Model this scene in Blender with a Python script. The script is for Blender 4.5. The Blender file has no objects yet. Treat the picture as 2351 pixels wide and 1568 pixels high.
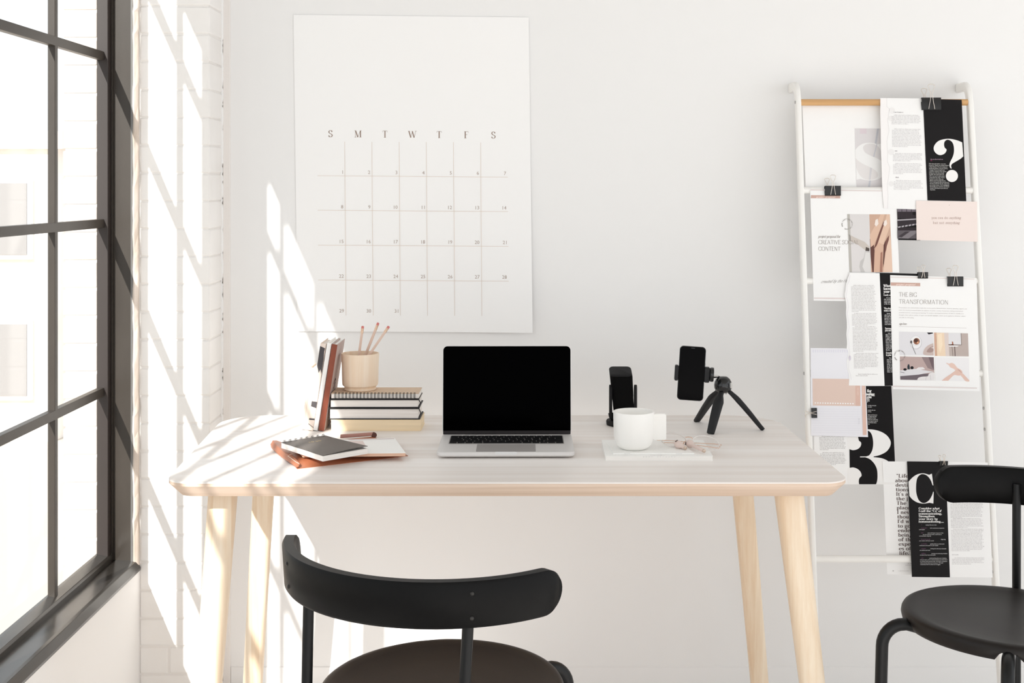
import bpy, bmesh, math, random
from mathutils import Vector, Matrix

# ------------------------------------------------------------------ camera, world, sun, exposure
S = bpy.context.scene
F = 2955.0            # focal length in pixels of the 2351 px wide frame
PX, PY = 1225.0, 430.0
H = 1.347
cam = bpy.data.cameras.new('camera'); camo = bpy.data.objects.new('camera', cam)
S.collection.objects.link(camo); S.camera = camo
cam.sensor_width = 36.0; cam.lens = F / 2351 * 36.0
cam.shift_x = -(PX - 1175.5) / 2351; cam.shift_y = (PY - 784.0) / 2351
cam.clip_start = 0.05; cam.clip_end = 200
camo.location = (0, 0, H); camo.rotation_euler = (math.pi / 2, 0, 0)

W = bpy.data.worlds.new('world'); S.world = W; W.use_nodes = True
bg = W.node_tree.nodes['Background']
bg.inputs['Color'].default_value = (0.945, 0.975, 1.0, 1); bg.inputs['Strength'].default_value = 1.0

sun = bpy.data.lights.new('sun', 'SUN'); suno = bpy.data.objects.new('sun', sun)
S.collection.objects.link(suno)
sun.energy = 5.0; sun.color = (1.0, 0.965, 0.92); sun.angle = math.radians(0.55)
SUN_DIR = Vector((0.27, 1.0, -0.624))
suno.rotation_euler = SUN_DIR.to_track_quat('-Z', 'Y').to_euler()

S.view_settings.view_transform = 'Standard'
try: S.view_settings.look = 'None'
except Exception: pass
S.view_settings.gamma = 1.0; S.view_settings.use_curve_mapping = False
S.view_settings.exposure = 0.57
S.cycles.use_denoising = True
S.cycles.max_bounces = 10; S.cycles.diffuse_bounces = 6; S.cycles.transparent_max_bounces = 16
S.cycles.sample_clamp_indirect = 6.0

C = S.collection
PI = math.pi
rnd = random.Random(7)

# ------------------------------------------------------------------ helpers
def srgb(r, g=None, b=None):
    if g is None: r, g, b = r
    f = lambda c: (c / 255) / 12.92 if c <= 10 else (((c / 255) + .055) / 1.055) ** 2.4
    return (f(r), f(g), f(b), 1)

MATS = {}
def mat(name, col, rough=0.6, metal=0.0, spec=0.5, noise=None, bump=None, coat=0.0):
    """noise=(scale, amount, stretch xyz); bump=(scale, strength)"""
    if name in MATS: return MATS[name]
    m = bpy.data.materials.new(name); m.use_nodes = True
    nt = m.node_tree; b = nt.nodes['Principled BSDF']
    b.inputs['Base Color'].default_value = col
    b.inputs['Roughness'].default_value = rough
    b.inputs['Metallic'].default_value = metal
    b.inputs['Specular IOR Level'].default_value = spec
    if coat: b.inputs['Coat Weight'].default_value = coat
    tc = nt.nodes.new('ShaderNodeTexCoord')
    if noise:
        mp = nt.nodes.new('ShaderNodeMapping'); mp.inputs['Scale'].default_value = noise[2]
        nz = nt.nodes.new('ShaderNodeTexNoise'); nz.inputs['Scale'].default_value = noise[0]
        nz.inputs['Detail'].default_value = 5
        rp = nt.nodes.new('ShaderNodeValToRGB')
        k = noise[1]
        rp.color_ramp.elements[0].position = .3; rp.color_ramp.elements[1].position = .7
        rp.color_ramp.elements[0].color = (col[0] * (1 - k), col[1] * (1 - k * 1.15), col[2] * (1 - k * 1.35), 1)
        rp.color_ramp.elements[1].color = (min(1, col[0] * (1 + k * .5)), min(1, col[1] * (1 + k * .5)), min(1, col[2] * (1 + k * .5)), 1)
        L = nt.links.new
        L(tc.outputs['Object'], mp.inputs['Vector']); L(mp.outputs[0], nz.inputs['Vector'])
        L(nz.outputs['Fac'], rp.inputs['Fac']); L(rp.outputs['Color'], b.inputs['Base Color'])
    if bump:
        n2 = nt.nodes.new('ShaderNodeTexNoise'); n2.inputs['Scale'].default_value = bump[0]; n2.inputs['Detail'].default_value = 4
        bp = nt.nodes.new('ShaderNodeBump'); bp.inputs['Strength'].default_value = bump[1]; bp.inputs['Distance'].default_value = 0.002
        nt.links.new(tc.outputs['Object'], n2.inputs['Vector']); nt.links.new(n2.outputs['Fac'], bp.inputs['Height'])
        nt.links.new(bp.outputs['Normal'], b.inputs['Normal'])
    MATS[name] = m
    return m

def wood(name, c1, c2, axis=(1, 14, 14), scale=3.0, strips=None, rough=.5):
    """grain runs along the axis with the small scale; strips=(axis index, width) gives glued staves"""
    if name in MATS: return MATS[name]
    m = bpy.data.materials.new(name); m.use_nodes = True
    nt = m.node_tree; b = nt.nodes['Principled BSDF']; N = nt.nodes.new; L = nt.links.new
    b.inputs['Roughness'].default_value = rough; b.inputs['Specular IOR Level'].default_value = .35
    tc = N('ShaderNodeTexCoord'); mp = N('ShaderNodeMapping'); mp.inputs['Scale'].default_value = axis
    L(tc.outputs['Object'], mp.inputs['Vector'])
    nz = N('ShaderNodeTexNoise'); nz.inputs['Scale'].default_value = scale; nz.inputs['Detail'].default_value = 7; nz.inputs['Roughness'].default_value = .62
    L(mp.outputs[0], nz.inputs['Vector'])
    fac = nz.outputs['Fac']
    if strips:
        sp = N('ShaderNodeSeparateXYZ'); L(tc.outputs['Object'], sp.inputs[0])
        dv = N('ShaderNodeMath'); dv.operation = 'DIVIDE'; dv.inputs[1].default_value = strips[1]
        L(sp.outputs[strips[0]], dv.inputs[0])
        fl = N('ShaderNodeMath'); fl.operation = 'FLOOR'; L(dv.outputs[0], fl.inputs[0])
        wn = N('ShaderNodeTexWhiteNoise'); wn.noise_dimensions = '1D'; L(fl.outputs[0], wn.inputs['W'])
        mx = N('ShaderNodeMath'); mx.operation = 'MULTIPLY_ADD'; mx.inputs[1].default_value = strips[2]; mx.inputs[2].default_value = -strips[2] / 2
        L(wn.outputs[0], mx.inputs[0])
        ad = N('ShaderNodeMath'); L(fac, ad.inputs[0]); L(mx.outputs[0], ad.inputs[1]); fac = ad.outputs[0]
    rp = N('ShaderNodeValToRGB'); rp.color_ramp.elements[0].position = .3; rp.color_ramp.elements[1].position = .72
    rp.color_ramp.elements[0].color = c1; rp.color_ramp.elements[1].color = c2
    L(fac, rp.inputs['Fac']); L(rp.outputs['Color'], b.inputs['Base Color'])
    MATS[name] = m
    return m

def glass_mat(name, tint, refl=.06, rough=0.0):
    if name in MATS: return MATS[name]
    m = bpy.data.materials.new(name); m.use_nodes = True
    nt = m.node_tree; nt.nodes.clear(); N = nt.nodes.new; L = nt.links.new
    o = N('ShaderNodeOutputMaterial'); mix = N('ShaderNodeMixShader'); t = N('ShaderNodeBsdfTransparent'); g = N('ShaderNodeBsdfGlossy')
    t.inputs['Color'].default_value = tint; g.inputs['Roughness'].default_value = rough
    mix.inputs[0].default_value = refl
    L(t.outputs[0], mix.inputs[1]); L(g.outputs[0], mix.inputs[2]); L(mix.outputs[0], o.inputs[0])
    MATS[name] = m
    return m

def link(name, me, m=None, parent=None, smooth=None, bevel=None):
    if m is not None:
        for x in (m if isinstance(m, (list, tuple)) else [m]): me.materials.append(x)
    if smooth is not None:
        for p in me.polygons: p.use_smooth = True
        try: me.set_sharp_from_angle(angle=math.radians(smooth))
        except Exception: pass
    o = bpy.data.objects.new(name, me); C.objects.link(o)
    if parent is not None: o.parent = parent
    if bevel:
        b = o.modifiers.new('bevel', 'BEVEL'); b.width = bevel[0]; b.segments = bevel[1]; b.limit_method = 'ANGLE'; b.angle_limit = math.radians(35)
        b.harden_normals = False
    return o

class MB:
    def __init__(s): s.v = []; s.f = []; s.mi = []
    def add(s, verts, faces, mi=0):
        n = len(s.v); s.v += [tuple(v) for v in verts]
        s.f += [tuple(n + i for i in f) for f in faces]; s.mi += [mi] * len(faces)
        return s
    def box(s, x0, x1, y0, y1, z0, z1, mi=0, M=None):
        vs = [Vector((x, y, z)) for z in (z0, z1) for y in (y0, y1) for x in (x0, x1)]
        if M is not None: vs = [M @ v for v in vs]
        return s.add(vs, [(0, 2, 3, 1), (4, 5, 7, 6), (0, 1, 5, 4), (2, 6, 7, 3), (0, 4, 6, 2), (1, 3, 7, 5)], mi)
    def hexa(s, b, t, mi=0):
        n = len(b)
        return s.add(list(b) + list(t), [tuple(range(n))[::-1], tuple(range(n, 2 * n))] + [(i, (i + 1) % n, n + (i + 1) % n, n + i) for i in range(n)], mi)
    def loft(s, rings, mi=0, cap=True, closed=False):
        n = len(rings[0]); fs = []
        R = len(rings)
        for k in range(R if closed else R - 1):
            a = k * n; b = ((k + 1) % R) * n
            for i in range(n):
                j = (i + 1) % n
                fs.append((a + i, a + j, b + j, b + i))
        if cap and not closed:
            fs.append(tuple(range(n))[::-1]); fs.append(tuple(range((R - 1) * n, R * n)))
        return s.add([v for r in rings for v in r], fs, mi)
    def tube(s, pts, r, seg=10, mi=0, closed=False, cap=True):
        pts = [Vector(p) for p in pts]; n = len(pts)
        rs = r if isinstance(r, (list, tuple)) else [r] * n
        def tan(i):
            if closed: return (pts[(i + 1) % n] - pts[i - 1]).normalized()
            return (pts[min(i + 1, n - 1)] - pts[max(i - 1, 0)]).normalized()
        t = tan(0); u = t.cross(Vector((0, 0, 1)))
        if u.length < .1: u = t.cross(Vector((0, 1, 0)))
        u.normalize(); rings = []
        for i in range(n):
            t = tan(i); u = (u - t * u.dot(t)).normalized(); w = t.cross(u)
            rings.append([pts[i] + (u * math.cos(2 * PI * k / seg) + w * math.sin(2 * PI * k / seg)) * rs[i] for k in range(seg)])
        return s.loft(rings, mi, cap, closed)
    def lathe(s, prof, seg=48, c=(0, 0, 0), mi=0, M=None, cap=False):
        rings = []
        for (r, z) in prof:
            ring = [Vector((c[0] + r * math.cos(2 * PI * k / seg), c[1] + r * math.sin(2 * PI * k / seg), c[2] + z)) for k in range(seg)]
            if M is not None: ring = [M @ v for v in ring]
            rings.append(ring)
        return s.loft(rings, mi, cap)
    def mesh(s, name='mesh'):
        me = bpy.data.meshes.new(name); me.from_pydata(s.v, [], s.f)
        if any(s.mi): me.polygons.foreach_set('material_index', s.mi)
        bm = bmesh.new(); bm.from_mesh(me); bmesh.ops.recalc_face_normals(bm, faces=bm.faces); bm.to_mesh(me); bm.free()
        me.update(); return me
    def build(s, name, m=None, parent=None, smooth=None, bevel=None):
        return link(name, s.mesh(name), m, parent, smooth, bevel)

def tag(o, label=None, cat=None, group=None, kind=None):
    if label: o['label'] = label
    if cat: o['category'] = cat
    if group: o['group'] = group
    if kind: o['kind'] = kind
    return o
def thing(name, loc=(0, 0, 0), label=None, cat=None, group=None, rz=0):
    o = bpy.data.objects.new(name, None); C.objects.link(o); o.location = loc; o.rotation_euler.z = rz
    o.empty_display_size = .05
    return tag(o, label, cat, group)
def struct(o): o['kind'] = 'structure'; return o
def keep(o, parent):
    """parent without moving (parent carries only a translation / z rotation)"""
    o.parent = parent
    M = Matrix.Translation(parent.location) @ parent.rotation_euler.to_matrix().to_4x4()
    o.matrix_parent_inverse = M.inverted()
    return o

# pixel -> world on real surfaces of the room
def T(px, py, z=.74):                       # horizontal plane at height z
    d = (H - z) * F / (py - PY); return Vector(((px - PX) / F * d, d, z))
def Wl(px, py, off=0.0, D=3.6):             # back wall
    d = D - off; return Vector(((px - PX) / F * d, d, H - (py - PY) / F * d))
LA, LB = 3.254, 0.157
def P(px, py, off=0.0):                     # leaning ladder plane
    d = (LA + LB * H - off) / (1 + LB * (py - PY) / F)
    return Vector(((px - PX) / F * d, d, H - (py - PY) / F * d))
def ld(z): return LA + LB * z

def smooth_pts(pts, n=6, closed=False):
    pts = [Vector(p) for p in pts]; N = len(pts); out = []
    rng = range(N if closed else N - 1)
    for i in rng:
        p1, p2 = pts[i], pts[(i + 1) % N]
        p0 = pts[i - 1] if (closed or i > 0) else p1 * 2 - p2
        p3 = pts[(i + 2) % N] if (closed or i + 2 < N) else p2 * 2 - p1
        for k in range(n):
            t = k / n
            out.append(.5 * ((2 * p1) + (p2 - p0) * t + (2 * p0 - 5 * p1 + 4 * p2 - p3) * t * t + (3 * p1 - p0 - 3 * p2 + p3) * t ** 3))
    if not closed: out.append(pts[-1])
    return out

def rrect(x0, x1, y0, y1, r, n=6):
    out = []
    for (cx, cy, a0) in ((x1 - r, y1 - r, 0), (x0 + r, y1 - r, 90), (x0 + r, y0 + r, 180), (x1 - r, y0 + r, 270)):
        for k in range(n + 1):
            a = math.radians(a0 + 90 * k / n); out.append((cx + r * math.cos(a), cy + r * math.sin(a)))
    return out

# ------------------------------------------------------------------ flat print: lettering and pictures
# glyphs: advance, strokes; kinds: v thick straight, n thin straight, c contrast curve, o closed contrast curve, s serif, d dot
def arc(cx, cy, rx, ry, a0, a1, n=9):
    return [(cx + rx * math.cos(math.radians(a0 + (a1 - a0) * k / n)), cy + ry * math.sin(math.radians(a0 + (a1 - a0) * k / n))) for k in range(n + 1)]
X = .64
G = {
 'a': (.60, [('c', arc(.26, .45, .17, .19, 160, 0)), ('v', [(.43, .45), (.43, .05)]), ('c', arc(.26, .19, .18, .19, 60, 300)), ('n', [(.43, .04), (.56, .03)])]),
 'b': (.66, [('v', [(.14, 1), (.14, 0)]), ('s', [(.02, 1), (.14, 1)]), ('c', arc(.34, .32, .23, .32, 150, -150))]),
 'c': (.56, [('c', arc(.31, .32, .24, .32, 40, 320)), ('d', [(.46, .5)])]),
 'd': (.68, [('v', [(.50, 1), (.50, 0)]), ('s', [(.38, 1), (.50, 1)]), ('s', [(.5, 0), (.62, 0)]), ('c', arc(.30, .32, .23, .32, 30, 330))]),
 'e': (.58, [('c', arc(.31, .32, .24, .32, 0, 320)), ('n', [(.08, .34), (.55, .34)])]),
 'f': (.42, [('v', [(.18, .8), (.18, 0)]), ('c', arc(.33, .80, .15, .2, 180, 40)), ('n', [(.04, X), (.38, X)]), ('s', [(.06, 0), (.34, 0)]), ('d', [(.42, .9)])]),
 'g': (.62, [('o', arc(.28, .42, .20, .22, 0, 360)), ('c', [(.16, .2), (.1, .08), (.3, 0), (.5, -.06), (.5, -.22), (.28, -.3), (.07, -.22), (.12, -.06), (.2, 0)]), ('n', [(.42, .58), (.58, .64)])]),
 'h': (.70, [('v', [(.15, 1), (.15, 0)]), ('s', [(.03, 1), (.15, 1)]), ('s', [(.03, 0), (.27, 0)]), ('c', [(.15, .48), (.3, X), (.46, .6), (.52, .42)]), ('v', [(.52, .45), (.52, 0)]), ('s', [(.4, 0), (.65, 0)])]),
 'i': (.34, [('v', [(.17, X), (.17, 0)]), ('s', [(.04, X), (.17, X)]), ('s', [(.04, 0), (.30, 0)]), ('d', [(.16, .88)])]),
 'j': (.34, [('v', [(.2, X), (.2, -.15)]), ('c', [(.2, -.1), (.14, -.28), (0, -.28)]), ('s', [(.06, X), (.2, X)]), ('d', [(.19, .88)])]),
 'k': (.68, [('v', [(.15, 1), (.15, 0)]), ('s', [(.03, 1), (.15, 1)]), ('s', [(.03, 0), (.27, 0)]), ('n', [(.15, .22), (.5, X)]), ('v', [(.29, .36), (.56, 0)]), ('s', [(.4, X), (.6, X)]), ('s', [(.44, 0), (.68, 0)])]),
 'l': (.34, [('v', [(.17, 1), (.17, 0)]), ('s', [(.04, 1), (.17, 1)]), ('s', [(.04, 0), (.30, 0)])]),
 'm': (1.02, [('v', [(.15, X), (.15, 0)]), ('s', [(.03, X), (.15, X)]), ('s', [(.03, 0), (.27, 0)]), ('c', [(.15, .48), (.3, X), (.44, .58), (.5, .42)]), ('v', [(.5, .45), (.5, 0)]), ('s', [(.39, 0), (.61, 0)]), ('c', [(.5, .48), (.65, X), (.79, .58), (.85, .42)]), ('v', [(.85, .45), (.85, 0)]), ('s', [(.74, 0), (.98, 0)])]),
 'n': (.70, [('v', [(.15, X), (.15, 0)]), ('s', [(.03, X), (.15, X)]), ('s', [(.03, 0), (.27, 0)]), ('c', [(.15, .48), (.3, X), (.46, .6), (.52, .42)]), ('v', [(.52, .45), (.52, 0)]), ('s', [(.4, 0), (.65, 0)])]),
 'o': (.64, [('o', arc(.32, .32, .26, .32, 0, 360, 14))]),
 'p': (.66, [('v', [(.14, X), (.14, -.3)]), ('s', [(.02, X), (.14, X)]), ('s', [(.02, -.3), (.28, -.3)]), ('c', arc(.34, .32, .23, .32, 150, -150))]),
 'q': (.66, [('v', [(.50, X), (.50, -.3)]), ('c', arc(.30, .32, .23, .32, 30, 330))]),
 'r': (.50, [('v', [(.15, X), (.15, 0)]), ('s', [(.03, X), (.15, X)]), ('s', [(.03, 0), (.3, 0)]), ('n', [(.15, .45), (.26, .6), (.38, .63)]), ('d', [(.40, .55)])]),
 's': (.50, [('c', [(.41, .5), (.3, .64), (.12, .58), (.1, .45), (.25, .34), (.4, .22), (.38, .06), (.22, 0), (.08, .13)])]),
 't': (.42, [('v', [(.18, .86), (.18, .1)]), ('n', [(.04, X), (.36, X)]), ('c', [(.18, .14), (.24, 0), (.39, .08)])]),
 'u': (.70, [('v', [(.16, X), (.16, .2)]), ('s', [(.04, X), (.16, X)]), ('c', [(.16, .22), (.24, .02), (.4, .03), (.52, .2)]), ('v', [(.52, X), (.52, 0)]), ('s', [(.4, X), (.52, X)]), ('s', [(.52, 0), (.65, 0)])]),
 'v': (.60, [('v', [(.12, X), (.31, 0)]), ('n', [(.31, 0), (.48, X)]), ('s', [(0, X), (.24, X)]), ('s', [(.38, X), (.58, X)])]),
 'w': (.88, [('v', [(.12, X), (.28, 0)]), ('n', [(.28, 0), (.44, X)]), ('v', [(.44, X), (.60, 0)]), ('n', [(.60, 0), (.76, X)]), ('s', [(0, X), (.24, X)]), ('s', [(.66, X), (.86, X)])]),
 'x': (.62, [('v', [(.12, X), (.5, 0)]), ('n', [(.48, X), (.12, 0)]), ('s', [(0, X), (.25, X)]), ('s', [(.38, 0), (.62, 0)]), ('s', [(.38, X), (.58, X)]), ('s', [(.02, 0), (.22, 0)])]),
 'y': (.60, [('v', [(.12, X), (.31, 0)]), ('n', [(.48, X), (.26, -.2), (.14, -.28)]), ('s', [(0, X), (.24, X)]), ('s', [(.38, X), (.58, X)]), ('d', [(.12, -.24)])]),
 'z': (.54, [('n', [(.08, X), (.48, X)]), ('v', [(.46, X), (.08, 0)]), ('n', [(.08, 0), (.48, 0)])]),
 'A': (.86, [('n', [(.08, 0), (.42, 1)]), ('v', [(.42, 1), (.76, 0)]), ('n', [(.2, .33), (.63, .33)]), ('s', [(-.02, 0), (.2, 0)]), ('s', [(.6, 0), (.9, 0)])]),
 'B': (.72, [('v', [(.15, 1), (.15, 0)]), ('c', [(.15, 1), (.42, 1), (.56, .88), (.54, .62), (.15, .53)]), ('c', [(.15, .53), (.5, .5), (.64, .3), (.55, .04), (.15, 0)]), ('s', [(.02, 1), (.2, 1)]), ('s', [(.02, 0), (.2, 0)])]),
 'C': (.86, [('c', arc(.48, .5, .38, .5, 45, 315, 14)), ('n', [(.77, .98), (.77, .66)]), ('n', [(.77, .02), (.77, .34)])]),
 'D': (.86, [('v', [(.15, 1), (.15, 0)]), ('c', [(.15, 1), (.5, .98), (.76, .75), (.76, .25), (.5, .02), (.15, 0)])]),
 'E': (.66, [('v', [(.15, 1), (.15, 0)]), ('n', [(.02, 1), (.56, 1), (.58, .82)]), ('n', [(.15, .52), (.44, .52)]), ('n', [(.02, 0), (.58, 0), (.61, .2)])]),
 'F': (.62, [('v', [(.15, 1), (.15, 0)]), ('n', [(.02, 1), (.56, 1), (.58, .8)]), ('n', [(.15, .52), (.44, .52)]), ('s', [(.02, 0), (.32, 0)])]),
 'G': (.88, [('c', arc(.47, .5, .38, .5, 45, 325, 14)), ('v', [(.76, .4), (.76, .05)]), ('s', [(.6, .4), (.88, .4)]), ('n', [(.75, .98), (.75, .7)])]),
 'H': (.90, [('v', [(.16, 1), (.16, 0)]), ('v', [(.72, 1), (.72, 0)]), ('n', [(.16, .52), (.72, .52)]), ('s', [(.02, 1), (.3, 1)]), ('s', [(.02, 0), (.3, 0)]), ('s', [(.58, 1), (.86, 1)]), ('s', [(.58, 0), (.86, 0)])]),
 'I': (.36, [('v', [(.18, 1), (.18, 0)]), ('s', [(.03, 1), (.33, 1)]), ('s', [(.03, 0), (.33, 0)])]),
 'L': (.64, [('v', [(.16, 1), (.16, 0)]), ('s', [(.02, 1), (.32, 1)]), ('n', [(.02, 0), (.57, 0), (.6, .24)])]),
 'M': (1.02, [('n', [(.16, 1), (.16, 0)]), ('v', [(.18, 1), (.5, 0)]), ('n', [(.5, 0), (.84, 1)]), ('v', [(.86, 1), (.86, 0)]), ('s', [(.02, 1), (.2, 1)]), ('s', [(.02, 0), (.3, 0)]), ('s', [(.7, 0), (1, 0)]), ('s', [(.84, 1), (1, 1)])]),
 'N': (.90, [('n', [(.16, 1), (.16, 0)]), ('v', [(.16, 1), (.74, 0)]), ('n', [(.74, 1), (.74, 0)]), ('s', [(.02, 1), (.2, 1)]), ('s', [(.02, 0), (.3, 0)]), ('s', [(.62, 1), (.88, 1)])]),
 'O': (.94, [('o', arc(.47, .5, .39, .5, 0, 360, 16))]),
 'P': (.68, [('v', [(.15, 1), (.15, 0)]), ('c', [(.15, 1), (.45, 1), (.6, .86), (.58, .58), (.4, .46), (.15, .46)]), ('s', [(.02, 0), (.32, 0)])]),
 'R': (.80, [('v', [(.15, 1), (.15, 0)]), ('c', [(.15, 1), (.45, 1), (.6, .88), (.58, .62), (.4, .52), (.15, .52)]), ('v', [(.38, .52), (.7, 0)]), ('s', [(.02, 0), (.3, 0)])]),
 'S': (.66, [('c', [(.54, .76), (.44, .97), (.22, .98), (.1, .78), (.2, .58), (.42, .46), (.57, .28), (.48, .04), (.24, .01), (.09, .22)]), ('n', [(.55, .98), (.55, .74)]), ('n', [(.08, .02), (.08, .26)])]),
 'T': (.76, [('v', [(.38, 1), (.38, 0)]), ('n', [(.05, .8), (.07, 1), (.69, 1), (.71, .8)]), ('s', [(.24, 0), (.52, 0)])]),
 'V': (.84, [('v', [(.1, 1), (.42, 0)]), ('n', [(.42, 0), (.74, 1)]), ('s', [(-.02, 1), (.24, 1)]), ('s', [(.62, 1), (.86, 1)])]),
 'W': (1.16, [('v', [(.1, 1), (.36, 0)]), ('n', [(.36, 0), (.6, 1)]), ('v', [(.56, 1), (.82, 0)]), ('n', [(.82, 0), (1.06, 1)]), ('s', [(-.02, 1), (.24, 1)]), ('s', [(.94, 1), (1.18, 1)])]),
 'Y': (.8, [('v', [(.1, 1), (.4, .45)]), ('n', [(.4, .45), (.7, 1)]), ('v', [(.4, .47), (.4, 0)])]),
 '.': (.3, [('d', [(.14, .06)])]), ',': (.3, [('d', [(.14, .06)]), ('n', [(.17, .05), (.1, -.14)])]),
 "'": (.22, [('d', [(.1, .92)]), ('n', [(.13, .92), (.06, .76)])]),
 '"': (.42, [('d', [(.1, .92)]), ('n', [(.13, .92), (.06, .76)]), ('d', [(.28, .92)]), ('n', [(.31, .92), (.24, .76)])]),
 ':': (.3, [('d', [(.14, .06)]), ('d', [(.14, .56)])]), ' ': (.32, []), '-': (.4, [('n', [(.06, .34), (.34, .34)])]),
}
def poly_area(p): return sum(p[i][0] * p[(i + 1) % len(p)][1] - p[(i + 1) % len(p)][0] * p[i][1] for i in range(len(p))) / 2
class Print:
    """flat shapes in photo-pixel coordinates of one real sheet, stacked in thin ink layers"""
    def __init__(s): s.items = []; s.layer = 0
    def poly(s, pts, col, dl=0):
        s.items.append(([tuple(p) for p in pts], [tuple(range(len(pts)))], col, s.layer + dl)); return s
    def rect(s, x0, y0, x1, y1, col, dl=0): return s.poly([(x0, y0), (x1, y0), (x1, y1), (x0, y1)], col, dl)
    def circle(s, cx, cy, rx, col, ry=None, dl=0, n=20):
        ry = ry or rx
        return s.poly([(cx + rx * math.cos(2 * PI * k / n), cy + ry * math.sin(2 * PI * k / n)) for k in range(n)], col, dl)
    def ribbon(s, pts, w, col, dl=0):
        n = len(pts); ws = w if isinstance(w, (list, tuple)) else [w] * n
        L, R = [], []
        for i in range(n):
            ax, ay = pts[max(i - 1, 0)]; bx, by = pts[min(i + 1, n - 1)]
            dx, dy = bx - ax, by - ay; l = math.hypot(dx, dy) or 1
            nx, ny = -dy / l, dx / l; h = ws[i] / 2
            L.append((pts[i][0] + nx * h, pts[i][1] + ny * h)); R.append((pts[i][0] - nx * h, pts[i][1] - ny * h))
        vs = L + R
        s.items.append((vs, [(i, i + 1, n + i + 1, n + i) for i in range(n - 1)], col, s.layer + dl)); return s
    def line(s, x0, y0, x1, y1, w, col, dl=0): return s.ribbon([(x0, y0), (x1, y1)], w, col, dl)
    def text(s, txt, x, y, cap, col, T=.16, t=.05, rot=0, track=0, wide=1.0, shear=0, serif=True, dl=1, maxx=None, joined=False):
        """rot in degrees, positive = clockwise on the page"""
        ca, sa = math.cos(math.radians(rot)), math.sin(math.radians(rot))
        cx = 0
        def m(p):
            gx = (cx + p[0] * wide + p[1] * shear) * cap; gy = -p[1] * cap
            return (x + gx * ca - gy * sa, y + gx * sa + gy * ca)
        for ch in txt:
            if ch not in G: ch = '-' if ch in '–—' else ('"' if ch in '“”' else ' ')
            adv, st = G[ch]
            for kd, pts in st:
                if maxx is not None and m(pts[0])[0] > maxx: continue
                if kd == 'd': 
                    c = m(pts[0]); s.circle(c[0], c[1], max(T * .52, t * .8) * cap, col, dl=dl, n=8); continue
                if kd == 's':
                    if serif: s.ribbon([m(p) for p in pts], t * cap, col, dl)
                    continue
                if kd in 'co':
                    sp = [(v.x, v.y) for v in smooth_pts([(a, b, 0) for a, b in pts], 2)]
                else: sp = pts
                q = [m(p) for p in sp]; ws = []
                for i in range(len(sp)):
                    a = sp[max(i - 1, 0)]; b = sp[min(i + 1, len(sp) - 1)]
                    if kd == 'o' and i in (0, len(sp) - 1): a, b = sp[-2], sp[1]
                    dx, dy = b[0] - a[0], b[1] - a[1]; l = math.hypot(dx, dy) or 1
                    k = 1 if kd == 'v' else (0 if kd == 'n' else (abs(dy) / l) ** 1.6)
                    ws.append((t + (T - t) * k) * cap)
                s.ribbon(q, ws, col, dl)
            cx += adv * wide + track
        return cx * cap
    def micro(s, x0, y0, x1, n, pitch, col, h=.42, rot=0, seed=1, fill=1.0, gaps=(), dl=1, dx=0):
        """n lines of type too small to read: letter-sized strokes in words"""
        r = random.Random(seed)
        for k in range(n):
            if k in gaps: continue
            y = y0 + k * pitch; x = x0 + dx * k
            end = x0 + dx * k + (x1 - x0) * (1 - r.random() * .09)
            if (k + 1) in gaps or k == n - 1: end = x0 + (x1 - x0) * r.uniform(.3, .8)
            if k == 0 or (k - 1) in gaps: x += pitch * 1.6
            q = math.tan(math.radians(rot))
            vs, fs = [], []
            while x < end:
                wl = r.randint(2, 9)
                for j in range(wl):
                    if x > end: break
                    hh = pitch * h * (1.45 if r.random() < .25 else 1); w = pitch * .17; yy = y + (x - x0) * q
                    b = len(vs); vs += [(x, yy), (x + w, yy), (x + w, yy - hh), (x, yy - hh)]; fs.append((b, b + 1, b + 2, b + 3))
                    x += pitch * .30
                x += pitch * .28
            if vs: s.items.append((vs, fs, col, s.layer + dl))
        return s
    def build(s, name, mp, parent=None, base=.0003, kind=None):
        """mp(x, y, off) maps a page point to the world"""
        if not s.items: return None
        cols = []; V = []; Fc = []; MI = []
        for vs, fs, col, ly in s.items:
            if col not in cols: cols.append(col)
            n = len(V); V += [tuple(mp(p[0], p[1], base + ly * .00006)) for p in vs]
            Fc += [tuple(n + i for i in f) for f in fs]; MI += [cols.index(col)] * len(fs)
        me = bpy.data.meshes.new(name); me.from_pydata(V, [], Fc); me.polygons.foreach_set('material_index', MI); me.update()
        o = link(name, me, [ink(c) for c in cols], None)
        if parent is not None: keep(o, parent)
        if kind: o['kind'] = kind
        return o
def ink(c):
    n = 'ink_%d_%d_%d' % tuple(int(v) for v in c)
    return mat(n, srgb(*c), rough=.75, spec=.15)

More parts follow.
